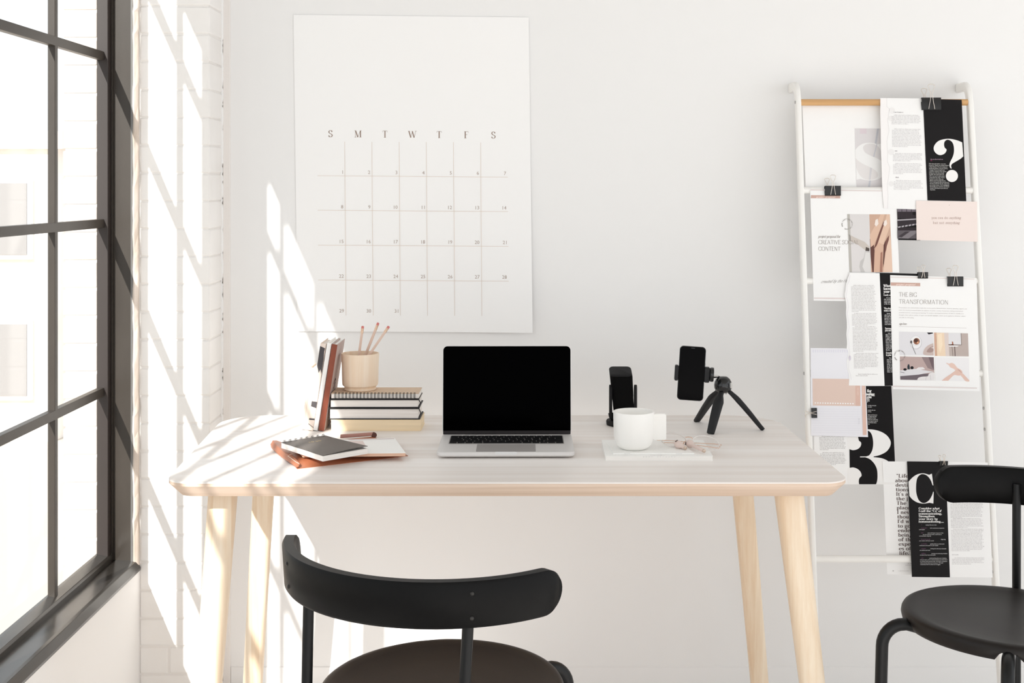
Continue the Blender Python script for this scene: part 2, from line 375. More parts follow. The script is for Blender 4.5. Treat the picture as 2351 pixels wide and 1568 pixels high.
_fc = {}
def sans(pr, txt, x, y, cap, col, align='LEFT', rot=0, dl=1, bold=0.0, shear=0, width=None):
    """built-in sans lettering laid flat on the page; (x, y) is the baseline start / end"""
    key = (txt, bold, shear)
    if key not in _fc:
        cu = bpy.data.curves.new('lettering', 'FONT'); cu.body = txt; cu.size = 1.0; cu.resolution_u = 2; cu.offset = bold; cu.shear = shear
        ob = bpy.data.objects.new('lettering', cu); C.objects.link(ob); bpy.context.view_layer.update()
        me = bpy.data.meshes.new_from_object(ob.evaluated_get(bpy.context.evaluated_depsgraph_get()))
        _fc[key] = ([(v.co.x, v.co.y) for v in me.vertices], [tuple(p.vertices) for p in me.polygons])
        bpy.data.objects.remove(ob); bpy.data.curves.remove(cu); bpy.data.meshes.remove(me)
    vs, fs = _fc[key]
    if not vs: return
    k = cap / .73; w = max(v[0] for v in vs)
    kx = k if width is None else width / w
    ox = {'LEFT': 0, 'RIGHT': -w * kx, 'CENTER': -w * kx / 2}[align]
    ca, sa = math.cos(math.radians(rot)), math.sin(math.radians(rot))
    out = []
    for vx, vy in vs:
        a, b = vx * kx + ox, -vy * k
        out.append((x + a * ca - b * sa, y + a * sa + b * ca))
    pr.items.append((out, fs, col, pr.layer + dl))

# ------------------------------------------------------------------ materials
Z0 = -.05                                    # floor level
M_wall = mat('painted_plaster', srgb(238, 237, 236), .85, bump=(220, .05), spec=.2)
M_brick = mat('painted_brick', srgb(240, 237, 234), .75, bump=(60, .2), spec=.25, noise=(9, .03, (1, 1, 1)))
M_mortar = mat('painted_mortar', srgb(234, 230, 226), .85, bump=(90, .4), spec=.2)
M_crack = mat('dark_crack', srgb(96, 88, 80), .9, spec=.1)  # dark backing strip that shows through breaks in the filler
M_floor = mat('pale_floor', srgb(242, 240, 238), .6, noise=(3, .05, (1, 1, 1)))
M_steel = mat('dark_steel', srgb(56, 50, 44), .42, noise=(14, .18, (1, 1, .35)), spec=.45, bump=(400, .04))
M_steel2 = mat('dark_steel_smooth', srgb(44, 36, 33), .5, spec=.5, noise=(10, .1, (1, 1, .3)))
M_sill = mat('dark_steel_polished', srgb(50, 47, 44), .24, noise=(9, .2, (1, .3, 1)), spec=.6)
M_glass = glass_mat('window_glass', (.97, .98, .98, 1), .05)

# ------------------------------------------------------------------ room shell
struct(MB().box(-1.30, 4.3, 3.6, 3.72, Z0, 3.3).build('wall_back', M_wall))
struct(MB().box(-1.30, 4.3, -3.2, 3.72, Z0 - .1, Z0).build('floor', M_floor))
struct(MB().box(-1.30, 4.3, -3.2, 3.72, 3.3, 3.4).build('ceiling', mat('ceiling_paint', srgb(188, 186, 183), .9)))
XI, XO = -1.06, -1.17
wl = MB()
wl.box(XO, XI, -.65, 3.6, Z0, .322)                      # below the windows
wl.box(XO, XI, -.65, 3.6, 2.355, 3.3)                     # above
wl.box(XO, XI, 3.464, 3.6, .322, 2.355)                   # behind the pier
wl.box(XO, XI, -3.2, -.65, Z0, 3.3)
struct(wl.build('wall_left', M_wall))
struct(MB().box(-.846, 4.2, 3.5975, 3.601, Z0, .006).build('baseboard_back', M_wall, bevel=(.001, 1)))
# a vertical seam in the wall board behind the ladder is a narrow butt strip
struct(MB().box(-.868, -.8475, 3.595, 3.601, Z0, 3.3).build('trim_1', mat('trim_paint', srgb(232, 227, 223), .7, bump=(120, .2)), bevel=(.002, 2)))

# brick pier in the corner: one painted brick (or two) per course, edges rounded, joints recessed
pier = thing('brick_pilaster', (-.965, 3.532, Z0)); struct(pier)
keep(MB().box(-1.06, -.8745, 3.4665, 3.6, Z0, 3.3).build('mortar_bed', M_mortar), pier)
ph = .0749; z_joint = 1.8347
k0 = int(math.ceil((z_joint - Z0) / ph))
r1 = random.Random(3)
for k in range(-20, k0 + 1):
    zt = z_joint - k * ph; zb = zt - ph
    zt, zb = zt - .0015, max(zb + .0015, Z0)
    if zt < Z0 + .01: continue
    if k in (23, 25): cuts = [(-1.06, -.965 + r1.uniform(-.02, .02))]; cuts.append((cuts[0][1] + .004, -.871))
    else: cuts = [(-1.06, -.871)]
    for (xa, xb) in cuts:
        j = lambda a=.0014: r1.uniform(-a, a)
        yf = 3.464
        b = [(xa, yf + j(.0007), zb + j()), (xb + j(), yf + j(.0007), zb + j()), (xb + j(), 3.599, zb + j()), (xa, 3.599, zb)]
        t = [(xa, yf + j(.0007), zt + j()), (xb + j(), yf + j(.0007), zt + j()), (xb + j(), 3.599, zt + j()), (xa, 3.599, zt)]
        keep(MB().hexa(b, t).build('brick', M_brick, smooth=40, bevel=(.0045, 3)), pier)
# ragged filler where the pier meets the wall
cr = MB().box(-.8715, -.8665, 3.5975, 3.6, Z0, 3.3); keep(cr.build('open_joint', M_crack), pier)
zz = Z0; fl = MB(); r2 = random.Random(11); ring = []
open_ = 0
while zz < 3.3:
    if open_ > 0: open_ -= 1
    elif r2.random() < .10: open_ = r2.randint(2, 7)
    w = r2.uniform(.0014, .0046) if open_ else r2.uniform(-.0004, .0004)
    x0 = -.8745; x1 = -.8660 - max(0, w) + r2.uniform(-.0003, .0003); y = 3.5925 + r2.uniform(-.0012, .0012)
    ring.append([Vector((x0, 3.599, zz)), Vector((x0, y, zz)), Vector(((x0 + x1) / 2, y - .001, zz)), Vector((x1, y + .0025, zz)), Vector((x1, 3.599, zz))])
    zz += r2.uniform(.003, .009)
fl.loft(ring); keep(fl.build('filler_bead', M_wall, smooth=60), pier)

# ------------------------------------------------------------------ windows
BZ = (.803, 1.251, 1.6965, 2.143); ZR, ZT = .369, 2.355
XG0, XG1 = -1.160, -1.142
def window(name, d0, d1, bars, far_jamb):
    w = thing(name, (-1.16, d1, .32)); struct(w)
    fr = MB()
    fr.box(-1.161, -1.131, d1 - .03, d1, .33, ZT, 1)               # far stile
    fr.box(-1.161, -1.131, d0, d0 + .03, .33, ZT, 1)               # near stile
    fr.box(-1.161, -1.131, d0, d1, ZT - .03, ZT + .005, 1)         # head
    keep(fr.build('window_frame', [M_steel, M_steel2], bevel=(.002, 2)), w)
    rl = MB(); A = [(-1.164, .33), (-1.164, .372), (-1.157, .3715), (-1.131, .366), (-1.127, .361), (-1.127, .33)]
    rl.loft([[Vector((x, d0, z)) for x, z in A], [Vector((x, d1 - .004, z)) for x, z in A]])
    keep(rl.build('bottom_rail', M_sill, bevel=(.0012, 2)), w)
    sl = MB(); A = [(-1.13, .318), (-1.13, .3475), (-1.075, .3445), (-1.066, .343), (-1.056, .325), (-1.056, .318)]
    sl.loft([[Vector((x, d0, z)) for x, z in A], [Vector((x, d1 + .012, z)) for x, z in A]])
    keep(sl.build('window_sill', M_sill, bevel=(.0015, 2)), w)
    if far_jamb:
        jb = MB().box(-1.129, -1.079, d1 + .004, d1 + .014, .343, ZT)
        jb.box(-1.1305, -1.1275, d1 - .006, d1 + .013, .343, ZT)
        keep(jb.build('jamb_plate', M_steel, bevel=(.001, 2)), w)
        keep(MB().box(-1.080, -1.074, d1 + .0, d1 + .014, .335, ZT).build('jamb_edge', mat('steel_edge', srgb(110, 108, 106), .35, metal=.3)), w)
        # ragged plaster reveal between plate and brick
        ring = []; z = .33; r = random.Random(5)
        while z < ZT:
            e = r.uniform(-.0018, .0018)
            ring.append([Vector((-1.076, d1 + .002 + e, z)), Vector((-1.069, d1 - .004 + e, z)), Vector((-1.0605 + e, d1 + .006, z)), Vector((-1.0605, d1 + .018, z)), Vector((-1.076, d1 + .018, z))])
            z += r.uniform(.012, .045)
        keep(MB().loft(ring).build('plaster_edge', mat('rough_plaster', srgb(214, 202, 192), .9, noise=(30, .25, (1, 1, .25)))), w)
    for b in bars:
        keep(MB().box(XG0, XG1, b, b + .019, ZR - .004, ZT - .02).build('glazing_bar', M_steel, bevel=(.0015, 2)), w)
    for z in BZ:
        keep(MB().box(XG0, XG1 + .0006, d0 + .02, d1 - .012, z - .0115, z + .0115).build('glazing_bar', M_steel, bevel=(.0015, 2)), w)
    ys = sorted([d0 + .02] + list(bars) + [d1 - .02]); zs = [ZR - .01] + list(BZ) + [ZT - .02]
    for i in range(len(ys) - 1):
        for j in range(len(zs) - 1):
            keep(MB().box(-1.1555, -1.1515, ys[i] + .004, ys[i + 1] + .006, zs[j], zs[j + 1]).build('pane', M_glass), w)
    return w
window('window_1', 2.455, 3.45, (3.072, 2.717), True)
window('window_2', -.62, 2.412, (1.935, 1.58, 1.23, .88, .53, .18, -.17), False)
struct(MB().box(-1.162, -1.062, 2.410, 2.457, .33, ZT).build('trim_2', M_steel, bevel=(.002, 1)))

# outside: brick return of the opening, street and a pale block of flats
er = thing('brick_return', (-1.25, 3.5, Z0)); struct(er)
keep(MB().box(-1.262, -1.176, 3.47, 3.7, -3.0, 3.4).build('mortar_bed', mat('outside_mortar', srgb(212, 207, 203), .9)), er)
for k in range(44):
    zb = Z0 + k * .0749
    keep(MB().box(-1.268, -1.177, 3.467, 3.62, zb + .0032, zb + .0717).build('brick', mat('outside_brick', srgb(214, 206, 198), .9, noise=(14, .1, (1, 1, 1))), bevel=(.003, 2)), er)
M_out = mat('outside_render', srgb(240, 232, 224), .9)
M_ow = mat('outside_window', srgb(140, 137, 136), .6)
struct(MB().box(-60, -1.18, -20, 60, -3.2, -3.0).build('street', mat('street_stone', srgb(190, 180, 168), .9)))
bd = thing('apartment_block', (-9.5, 24, -3), 'pale beige block of flats seen washed out through the window panes', 'building')
keep(MB().box(-15.5, -8.2, 22, 30, -3, 2.0).build('facade', M_out), bd)
keep(MB().box(-15.7, -8.0, 21.85, 30.2, 2.0, 2.3).build('roof', mat('outside_roof', srgb(232, 222, 214), .9)), bd)
for i, x in enumerate((-14.6, -13.1, -11.6, -10.1, -8.9)):
    for z in (-2.2, .2):
        wf = keep(MB().box(x - .35, x + .35, 21.9, 22.02, z - .08, z + 1.3).build('window_frame', mat('outside_frame', srgb(240, 236, 232), .7)), bd)
        pn = MB().box(x - .28, x + .28, 21.88, 21.93, z, z + 1.22).build('pane', M_ow); keep(pn, bd); pn.parent = wf; pn.matrix_parent_inverse = Matrix.Identity(4)
for i, y in enumerate((23.5, 25.5, 27.5)):
    for z in (-2.2, .2):
        wf = keep(MB().box(-8.22, -8.1, y - .35, y + .35, z - .08, z + 1.3).build('window_frame', MATS['outside_frame']), bd)
        pn = MB().box(-8.12, -8.07, y - .28, y + .28, z, z + 1.22).build('pane', M_ow); pn.parent = wf

# ------------------------------------------------------------------ wall calendar
cal = MB()
c00, c10, c11, c01 = Wl(674, 34), Wl(1214, 40), Wl(1223, 763), Wl(684, 760)
def cal_uv(u, v, off):
    a = c00.lerp(c10, u); b = c01.lerp(c11, u); p = a.lerp(b, v)
    lift = .002 + .010 * (max(0, u - .35) / .65) ** 2 * v ** 3 + .004 * v ** 6
    return Vector((p.x, 3.6 - lift - off, p.z))
nu, nv = 10, 14
vs = [cal_uv(i / nu, j / nv, 0) for j in range(nv + 1) for i in range(nu + 1)]
fs = [(j * (nu + 1) + i, j * (nu + 1) + i + 1, (j + 1) * (nu + 1) + i + 1, (j + 1) * (nu + 1) + i) for j in range(nv) for i in range(nu)]
M_paper = mat('white_paper', srgb(246, 245, 244), .8, spec=.2)
me = bpy.data.meshes.new('sheet'); me.from_pydata(vs, [], fs)
croot = thing('wall_calendar', cal_uv(.5, 1, 0), 'large white month calendar sheet pinned to the wall above the desk', 'calendar')
co = keep(link('sheet', me, M_paper, None), croot)
so = co.modifiers.new('thick', 'SOLIDIFY'); so.thickness = .0005; so.offset = 0
def cal_map(x, y, off):
    v = (y - (34 + (x - 674) * .0111)) / 724.5; u = (x - 674 - 9.5 * v) / 540
    return cal_uv(u, v, off + .0003)
pr = Print(); brown = (150, 128, 116); gl = (226, 214, 204); num = (176, 160, 150)
for i, (ch, x) in enumerate(zip('SMTWTFS', (759, 822, 884, 947, 1008.5, 1071, 1133))):
    w = G[ch][0] * 16.5
    pr.text(ch, x - w / 2, 314.2 + i * .65, 15, brown, T=.15, t=.045, wide=1.1)
for i in range(6):
    x = 791.5 + i * 62.45
    pr.line(x, 325 + i * .5, x + 3.2, 723 + i * .5, 1.0, gl)
for j, y in enumerate((402.8, 482, 561.8, 641.6)):
    pr.line(729 + j * .6, y, 1166 + j * .8, y + 4.6, 1.0, gl)
n = 1
for j in range(5):
    for i in range(7):
        if n > 31: break
        sans(pr, str(n), 787.5 + i * 62.45 + j * .6, 398.6 + j * 79.4 + i * .62, 8.2, num, 'RIGHT'); n += 1
pr.build('printed_month', cal_map, croot)

# ------------------------------------------------------------------ desk
Wd1, Wd2 = srgb(206, 186, 170), srgb(226, 211, 200)
M_top = wood('desk_top_wood', srgb(234, 226, 220), srgb(248, 244, 241), (.35, 14, 14), 2.6, (1, .0655, .30), .45)
M_edge = wood('desk_edge_wood', srgb(206, 180, 158), srgb(228, 206, 188), (.5, 9, 30), 3.2, (2, .0085, .2), .5)
M_leg = wood('leg_wood', srgb(228, 202, 172), srgb(242, 226, 204), (22, 22, .7), 3, (0, .019, .35), .5)
desk = thing('desk', (-.05, 3.05, Z0), 'long pale birch desk with chamfered top and splayed tapered legs', 'desk')
def desk_outline(ins, n=10):
    FL, FR = (-.7607, 2.65), (.6555, 2.65); BR, BL = (.6353, 3.43), (-.819, 3.43)
    cs = [(FL, .055), (FR, .055), (BR, .14), (BL, .12)]; out = []
    for i, (c, r) in enumerate(cs):
        p = Vector(cs[i - 1][0]); q = Vector(cs[(i + 1) % 4][0]); c = Vector(c)
        a = (p - c).normalized(); b = (q - c).normalized()
        h = math.acos(a.dot(b)) / 2
        cc = c + (a + b).normalized() * (r / math.sin(h))
        r2_ = max(r - ins, .012); 
        # inset centre stays, radius shrinks; extra inset moves the centre
        cc = cc + (a + b).normalized() * (max(0, r2_ - (r - ins)) / math.sin(h))
        s0 = c + a * (r / math.tan(h)); s1 = c + b * (r / math.tan(h))
        a0 = math.atan2(s0.y - (c + (a + b).normalized() * (r / math.sin(h))).y, s0.x - (c + (a + b).normalized() * (r / math.sin(h))).x)
        a1 = math.atan2(s1.y - (c + (a + b).normalized() * (r / math.sin(h))).y, s1.x - (c + (a + b).normalized() * (r / math.sin(h))).x)
        while a1 < a0: a1 += 2 * PI
        if a1 - a0 > PI: a0 += 2 * PI; a0, a1 = a0, a1
        for k in range(n + 1):
            t = a0 + (a1 - a0) * k / n; out.append((cc.x + r2_ * math.cos(t), cc.y + r2_ * math.sin(t)))
    return out
o0 = desk_outline(0); o1 = desk_outline(.026); oz = desk_outline(.0012)
keep(MB().loft([[Vector((x, y, .7365)) for x, y in o0], [Vector((x, y, .7393)) for x, y in o0], [Vector((x, y, .74)) for x, y in oz]]).build('desk_top', M_top, smooth=30), desk)
keep(MB().loft([[Vector((x, y, .705)) for x, y in o1], [Vector((x, y, .7305)) for x, y in o0], [Vector((x, y, .7366)) for x, y in o0]]).build('desk_edge', M_edge, smooth=30), desk)
def leg(top, foot, w0, d0, w1, d1, ztop=.706):
    rings = []
    for k in range(9):
        t = k / 8; e = min(1, t)
        c = Vector(top).lerp(Vector(foot), t); w = w0 + (w1 - w0) * e; d = d0 + (d1 - d0) * e
        rr = min(w, d) * .36
        rings.append([Vector((c.x + x, c.y + y, c.z)) for x, y in rrect(-w / 2, w / 2, -d / 2, d / 2, rr, 5)])
    keep(MB().loft(rings).build('leg', M_leg, smooth=50), desk)
leg((-.668, 2.775, .706), (-.708, 2.70, Z0), .060, .050, .050, .044)
leg((.548, 2.775, .706), (.628, 2.70, Z0), .062, .05, .046, .044)
leg((-.665, 3.20, .706), (-.715, 3.24, Z0), .052, .05, .046, .04)
leg((.510, 3.20, .706), (.582, 3.24, Z0), .052, .05, .042, .04)

# ------------------------------------------------------------------ chairs
M_chair = mat('black_satin_wood', srgb(10, 9, 9), .42, spec=.14, bump=(500, .03))
M_seat = mat('black_seat_paint', srgb(22, 16, 13), .44, spec=.3, bump=(500, .04))
M_tube = mat('black_powder_coat', srgb(12, 12, 13), .38, spec=.3)
def chair(label, cx, cy, face, zb, zt, R, pa, off, skew=0.0):
    """round dished seat, curved back band on two posts, bent tube front legs; face = direction of the sitter in degrees"""
    ch = thing('chair', (cx, cy, Z0), label, 'chair', rz=math.radians(face - 90))   # local +Y is forward
    th = .024; ends = 71; n = 72
    # back band: outline (angle, height) with round ends, swept on the cylinder
    zc = (zb + zt) / 2 - Z0; hh = (zt - zb) / 2
    bm = MB(); rings = []
    for i in range(n + 1):
        a = -ends * math.cos(PI * i / n)
        s = (ends - abs(a)) / ends * (R * math.radians(ends))     # arc length from the end
        rr = hh * .98
        h = hh if s > rr else math.sqrt(max(0, rr * rr - (rr - s) ** 2)) / rr * hh
        h = max(h, .004)
        t = th * (1 if s > .02 else .75 + .25 * s / .02)
        an = math.radians(-90 + a); c, s_ = math.cos(an), math.sin(an)
        lean = .06
        ro = []
        for (q, z) in ((1, -h * .86), (1, h * .86), (.72, h), (-.72, h), (-1, h * .86), (-1, -h * .86), (-.72, -h), (.72, -h)):
            rad = R + q * t / 2 + lean * z
            ro.append(Vector((rad * c, rad * s_ + off, zc + z)))
        rings.append(ro)
    bk = bm.loft(rings).build('backrest', M_chair, ch, smooth=42)
    for sgn in (-1, 1):
        an = math.radians(-90 + sgn * pa + skew); c, s_ = math.cos(an), math.sin(an)
        po = MB().tube(smooth_pts([Vector((c * (R - .0205), s_ * (R - .0205) + off, zc + hh * .2)), Vector((c * (R - .0245), s_ * (R - .0245) + off, zc - hh)), Vector((c * (R - .030), s_ * (R - .030), .49 - Z0 - .02)), Vector((c * (R - .026), s_ * (R - .026), .2)), Vector((c * (R - .01), s_ * (R - .01), 0))], 5), .0095, 12)
        po.build('back_post', M_tube, ch, smooth=60)
        for dz in (.019, -.021):
            bo = MB(); m = Matrix.Translation(Vector((c * (R + th / 2 + .06 * dz), s_ * (R + th / 2 + .06 * dz) + off, zc + dz))) @ Vector((c, s_, 0)).to_track_quat('Z', 'X').to_matrix().to_4x4()
            bo.lathe([(.0, .0024), (.0024, .0021), (.0038, .0009), (.004, -.002)], 14, M=m)
            b = bo.build('bolt', mat('bolt_metal', srgb(44, 42, 40), .35, metal=.4), None, smooth=50); b.parent = bk
    # seat
    tilt = math.radians(2); Mt = Matrix.Translation((0, 0, .452 - Z0)) @ Matrix.Rotation(tilt, 4, 'X')
    legs_a = (90 - 33, 90 + 33); seg = 96; RS = .222; rings = []
    prof = [(.0, -.013), (.08, -.0125), (.13, -.0105), (.168, -.006), (.190, -.001), (.203, .003), (.211, .003), (.2175, .0005), (.2205, -.005), (.2215, -.012), (.219, -.022), (.2155, -.029), (.2125, -.030), (.2115, -.027), (.214, -.014), (.205, -.010), (.15, -.017), (.0, -.019)]
    for pi_, (r, z) in enumerate(prof):
        ro = []
        for k in range(seg):
            a = 360 * k / seg; zz = z
            if 10 <= pi_ <= 13:
                for la in legs_a:
                    dx = abs((a - la + 180) % 360 - 180) * PI / 180 * .22
                    if dx < .021: zz = max(zz, -.0275 + math.sqrt(max(0, 1 - (dx / .021) ** 2)) * .021)
            ro.append(Mt @ Vector((max(r, .0005) * math.cos(math.radians(a)), max(r, .0005) * math.sin(math.radians(a)), zz)))
        rings.append(ro)
    MB().loft(rings).build('seat', M_seat, ch, smooth=50)
    for la in legs_a:
        a = math.radians(la); c, s_ = math.cos(a), math.sin(a)
        zh = .452 - Z0 - .0185 + .2 * math.sin(a) * math.sin(tilt)
        def q(r, z): return Vector((c * r, s_ * r, z))
        pts = [q(.10, zh - .018), q(.17, zh - .015), q(.20, zh - .008), q(.222, zh - .002)] + [q(.228 + .045 * math.sin(t), zh - .002 - .045 * (1 - math.cos(t))) for t in [k * PI / 2 / 8 for k in range(1, 9)]] + [q(.2745, zh - .1), q(.279, .2), q(.284, 0)]
        MB().tube(pts, .0128, 16).build('front_leg', M_tube, ch, smooth=60)
    return ch
chair('black chair with its curved backrest towards us, tucked under the desk', -.1655, 2.312, 65.5, .645, .721, .276, 39.0, .015, -2.2)
chair('black chair cut off by the picture edge, seat facing us in front of the ladder', .998, 2.69, 215.4, .625, .7065, .270, 31.5, 0)

# ------------------------------------------------------------------ laptop
ZT_ = .74
M_alu = mat('laptop_aluminium', srgb(224, 221, 219), .45, metal=.1, spec=.5)
M_alud = mat('trackpad_aluminium', srgb(172, 168, 166), .45, metal=.2)
M_black = mat('black_screen_glass', (.0003, .0003, .0004, 1), .1, spec=.008)
M_bez = mat('screen_bezel', srgb(40, 36, 37), .4, spec=.2)
M_key = mat('key_black', srgb(16, 16, 18), .55, spec=.25)
lap = thing('laptop', (-.063, 2.98, ZT_), 'open silver laptop with a black screen in the middle of the desk', 'laptop', rz=math.radians(.5))
def base_ring(z, ins=0): return [Vector((x, y, z)) for x, y in rrect(-.1545 + ins, .1545 - ins, -.104 + ins, .106 - ins, .012 - min(ins, .006))]
MB().loft([base_ring(.0022, .010), base_ring(.0045, .003), base_ring(.0075), base_ring(.0142), base_ring(.015, .0008)]).build('base', M_alu, lap, smooth=35)
MB().box(-.13, .13, -.085, .09, 0, .0025).build('rubber_feet', M_key, lap, bevel=(.001, 1))
kb = MB().box(-.1335, .1335, -.010, .0865, .0148, .01505).build('keyboard', mat('keyboard_well', srgb(150, 146, 144), .5, metal=.3), lap)
keymesh = {}
def key(x0, x1, y0, y1):
    k = (round(x1 - x0, 4), round(y1 - y0, 4))
    if k not in keymesh:
        b = MB(); w, h = k
        b.hexa([(-w / 2, -h / 2, 0), (w / 2, -h / 2, 0), (w / 2, h / 2, 0), (-w / 2, h / 2, 0)], [(-w / 2 + .0004, -h / 2 + .0004, .0009), (w / 2 - .0004, -h / 2 + .0004, .0009), (w / 2 - .0004, h / 2 - .0004, .0009), (-w / 2 + .0004, h / 2 - .0004, .0009)])
        me = b.mesh('key'); me.materials.append(M_key); keymesh[k] = me
    o = bpy.data.objects.new('key', keymesh[k]); C.objects.link(o); o.parent = kb; o.location = ((x0 + x1) / 2, (y0 + y1) / 2, .01505)
rows = [[1.5] + [1] * 12 + [1.5], [1] * 13 + [1.75], [1.5] + [1] * 13, [1.75] + [1] * 11 + [2], [2.25] + [1] * 10 + [2.5], [1, 1, 1, 1.25, 5, 1.25, 1, 1, 1, 1]]
yy = .0850
for ri, row in enumerate(rows):
    hgt = .0085 if ri == 0 else .0160
    x = -.1325; tot = sum(row); u = .265 / tot
    for wd in row:
        key(round(x + .0009, 5), round(x + wd * u - .0009, 5), yy - hgt + .0009, yy - .0002); x += wd * u
    yy -= hgt
MB().loft([[Vector((x, y, z)) for x, y in rrect(-.067, .067, -.0985, -.0145, .003)] for z in (.0149, .0152)]).build('trackpad', M_alud, lap)
MB().loft([[Vector((x, -.1047, z)) for x, z in rrect(-.025, .025, .0098, .0162, .003, 4)], [Vector((x * .96, -.1036, z)) for x, z in rrect(-.025, .025, .0105, .0162, .003, 4)]]).build('finger_notch', mat('notch_alu', srgb(228, 228, 228), .3, metal=.4), lap)
lid = MB(); th = math.radians(3.0); hy = .104
def LP(x, h, t): return Vector((x, hy + h * math.sin(th) + t * math.cos(th), .0135 + h * math.cos(th) - t * math.sin(th)))
lidh = .2135
def lring(t, ins=0): return [LP(x, h, t) for x, h in rrect(-.1545 + ins, .1545 - ins, .000 + ins, lidh - ins, .0115)]
lo = lid.loft([lring(-.0005, .0006), lring(0), lring(.0035), lring(.0045, .001)]).build('lid', M_alu, lap, smooth=40)
sc_ = MB().loft([[LP(x, h, t) for x, h in rrect(-.1528, .1528, .0015, lidh - .0017, .0102)] for t in (-.0007, -.0011)]).build('screen', M_black, lo, smooth=40)
MB().loft([[LP(x, h, t) for x, h in rrect(-.1526, .1526, .0016, .0105, .0012, 2)] for t in (-.0011, -.00135)]).build('lower_bezel', M_bez, lo)
MB().tube([(-.10, .1045, .0135), (.10, .1045, .0135)], .0032, 12).build('hinge', M_bez, lap, smooth=50)

# ------------------------------------------------------------------ pencil holder on the stack of books
stk = T(863, 989.5)                          # front bottom middle of the stack
M_pages = mat('page_edges', srgb(246, 241, 236), .85, noise=(6, .1, (1, 1, 90)))
M_cov_b = mat('black_book_cloth', srgb(32, 29, 30), .6, bump=(500, .1))
M_tan = mat('straw_book_edges', srgb(247, 226, 192), .8, noise=(5, .08, (1, 1, 90)))
M_kraft = mat('kraft_cover', srgb(214, 190, 166), .8, noise=(60, .06, (1, 1, 1)))
M_wire = mat('black_wire', srgb(40, 38, 40), .35, metal=.5)
y0 = stk.y; dep = .105
def xz(px, py): d = y0; return ((px - PX) / F * d, H - (py - PY) / F * d)
def block(p, name, x0, x1, ya, yb, za, zb, m, bev=.001): return keep(MB().box(x0, x1, ya, yb, za, zb).build(name, m, bevel=(bev, 2)), p)
# bottom: straw coloured book
xa, _ = xz(759, 0); xb, _ = xz(967, 0)
b = thing('book', (stk.x, y0 + .06, ZT_), 'thick straw-coloured book at the bottom of the desk stack', 'book', 'books stacked under the pencil holder')
block(b, 'page_block', xa + .001, xb - .001, y0 + .001, y0 + dep - .001, ZT_ + .0015, .7675, M_tan)
block(b, 'cover', xa, xb, y0, y0 + dep, ZT_, ZT_ + .0018, M_tan); block(b, 'cover', xa, xb, y0, y0 + dep, .7665, .7683, M_tan)
# two black-covered notebooks with white page edges
def blackbook(label, pxa, pxb, z0, z1, sh):
    x0, _ = xz(pxa, 0); x1, _ = xz(pxb, 0)
    b = thing('book', ((x0 + x1) / 2, y0 + .06, z0), label, 'book', 'books stacked under the pencil holder')
    block(b, 'page_block', x0 + .003, x1 - .004, y0 + .003, y0 + dep - .004, z0 + .0015, z1 - .0015, M_pages)
    block(b, 'cover', x0, x1, y0 + sh, y0 + dep, z0, z0 + .0026, M_cov_b, .0008); block(b, 'cover', x0 + .001, x1 - .002, y0 + sh, y0 + dep, z1 - .0026, z1, M_cov_b, .0008)
    st = MB(); xe = x1 + .0008
    st.box(xe - .010, xe - .0055, y0 + sh - .0008, y0 + dep * .8, z1, z1 + .0007)
    st.tube([(x1 - .004, y0 + .004, z0 + .002), (x1 + .001, y0 + .012, (z0 + z1) / 2), (x1 - .003, y0 + .006, z1 - .001)], .0013, 8)
    keep(st.build('elastic_band', M_cov_b, smooth=40), b)
blackbook('thicker black-covered notebook with white pages, directly on the straw book', 754.5, 964, .7685, .7968, 0)
blackbook('slimmer black notebook with white pages, just under the spiral notebook', 756, 963.5, .7970, .8190, .001)
# kraft spiral notebook on top, wire on the front edge
x0, _ = xz(760.5, 0); x1, _ = xz(961.5, 0)
b = thing('spiral_notebook', ((x0 + x1) / 2, y0 + .06, .8193), 'kraft-covered spiral notebook on top of the book stack, under the wooden cup', 'notebook')
block(b, 'back_cover', x0 - .001, x1 + .001, y0 - .001, y0 + dep - .01, .8193, .8212, M_cov_b)
block(b, 'page_block', x0, x1, y0, y0 + dep - .011, .8213, .8325, M_pages)
block(b, 'cover', x0, x1, y0, y0 + dep - .011, .8326, .8341, M_kraft, .0004)
nr = 23
for i in range(nr):
    cx = x0 + .0105 + (x1 - x0 - .021) * i / (nr - 1)
    rg = MB()
    for s in (-.0013, .0013):
        pts = [(cx + s, y0 + .0022 + .0052 * math.cos(t), .8275 + .0082 * math.sin(t)) for t in [2 * PI * k / 14 for k in range(14)]]
        rg.tube(pts, .00062, 5, closed=True)
    keep(rg.build('wire_ring', M_wire), b)
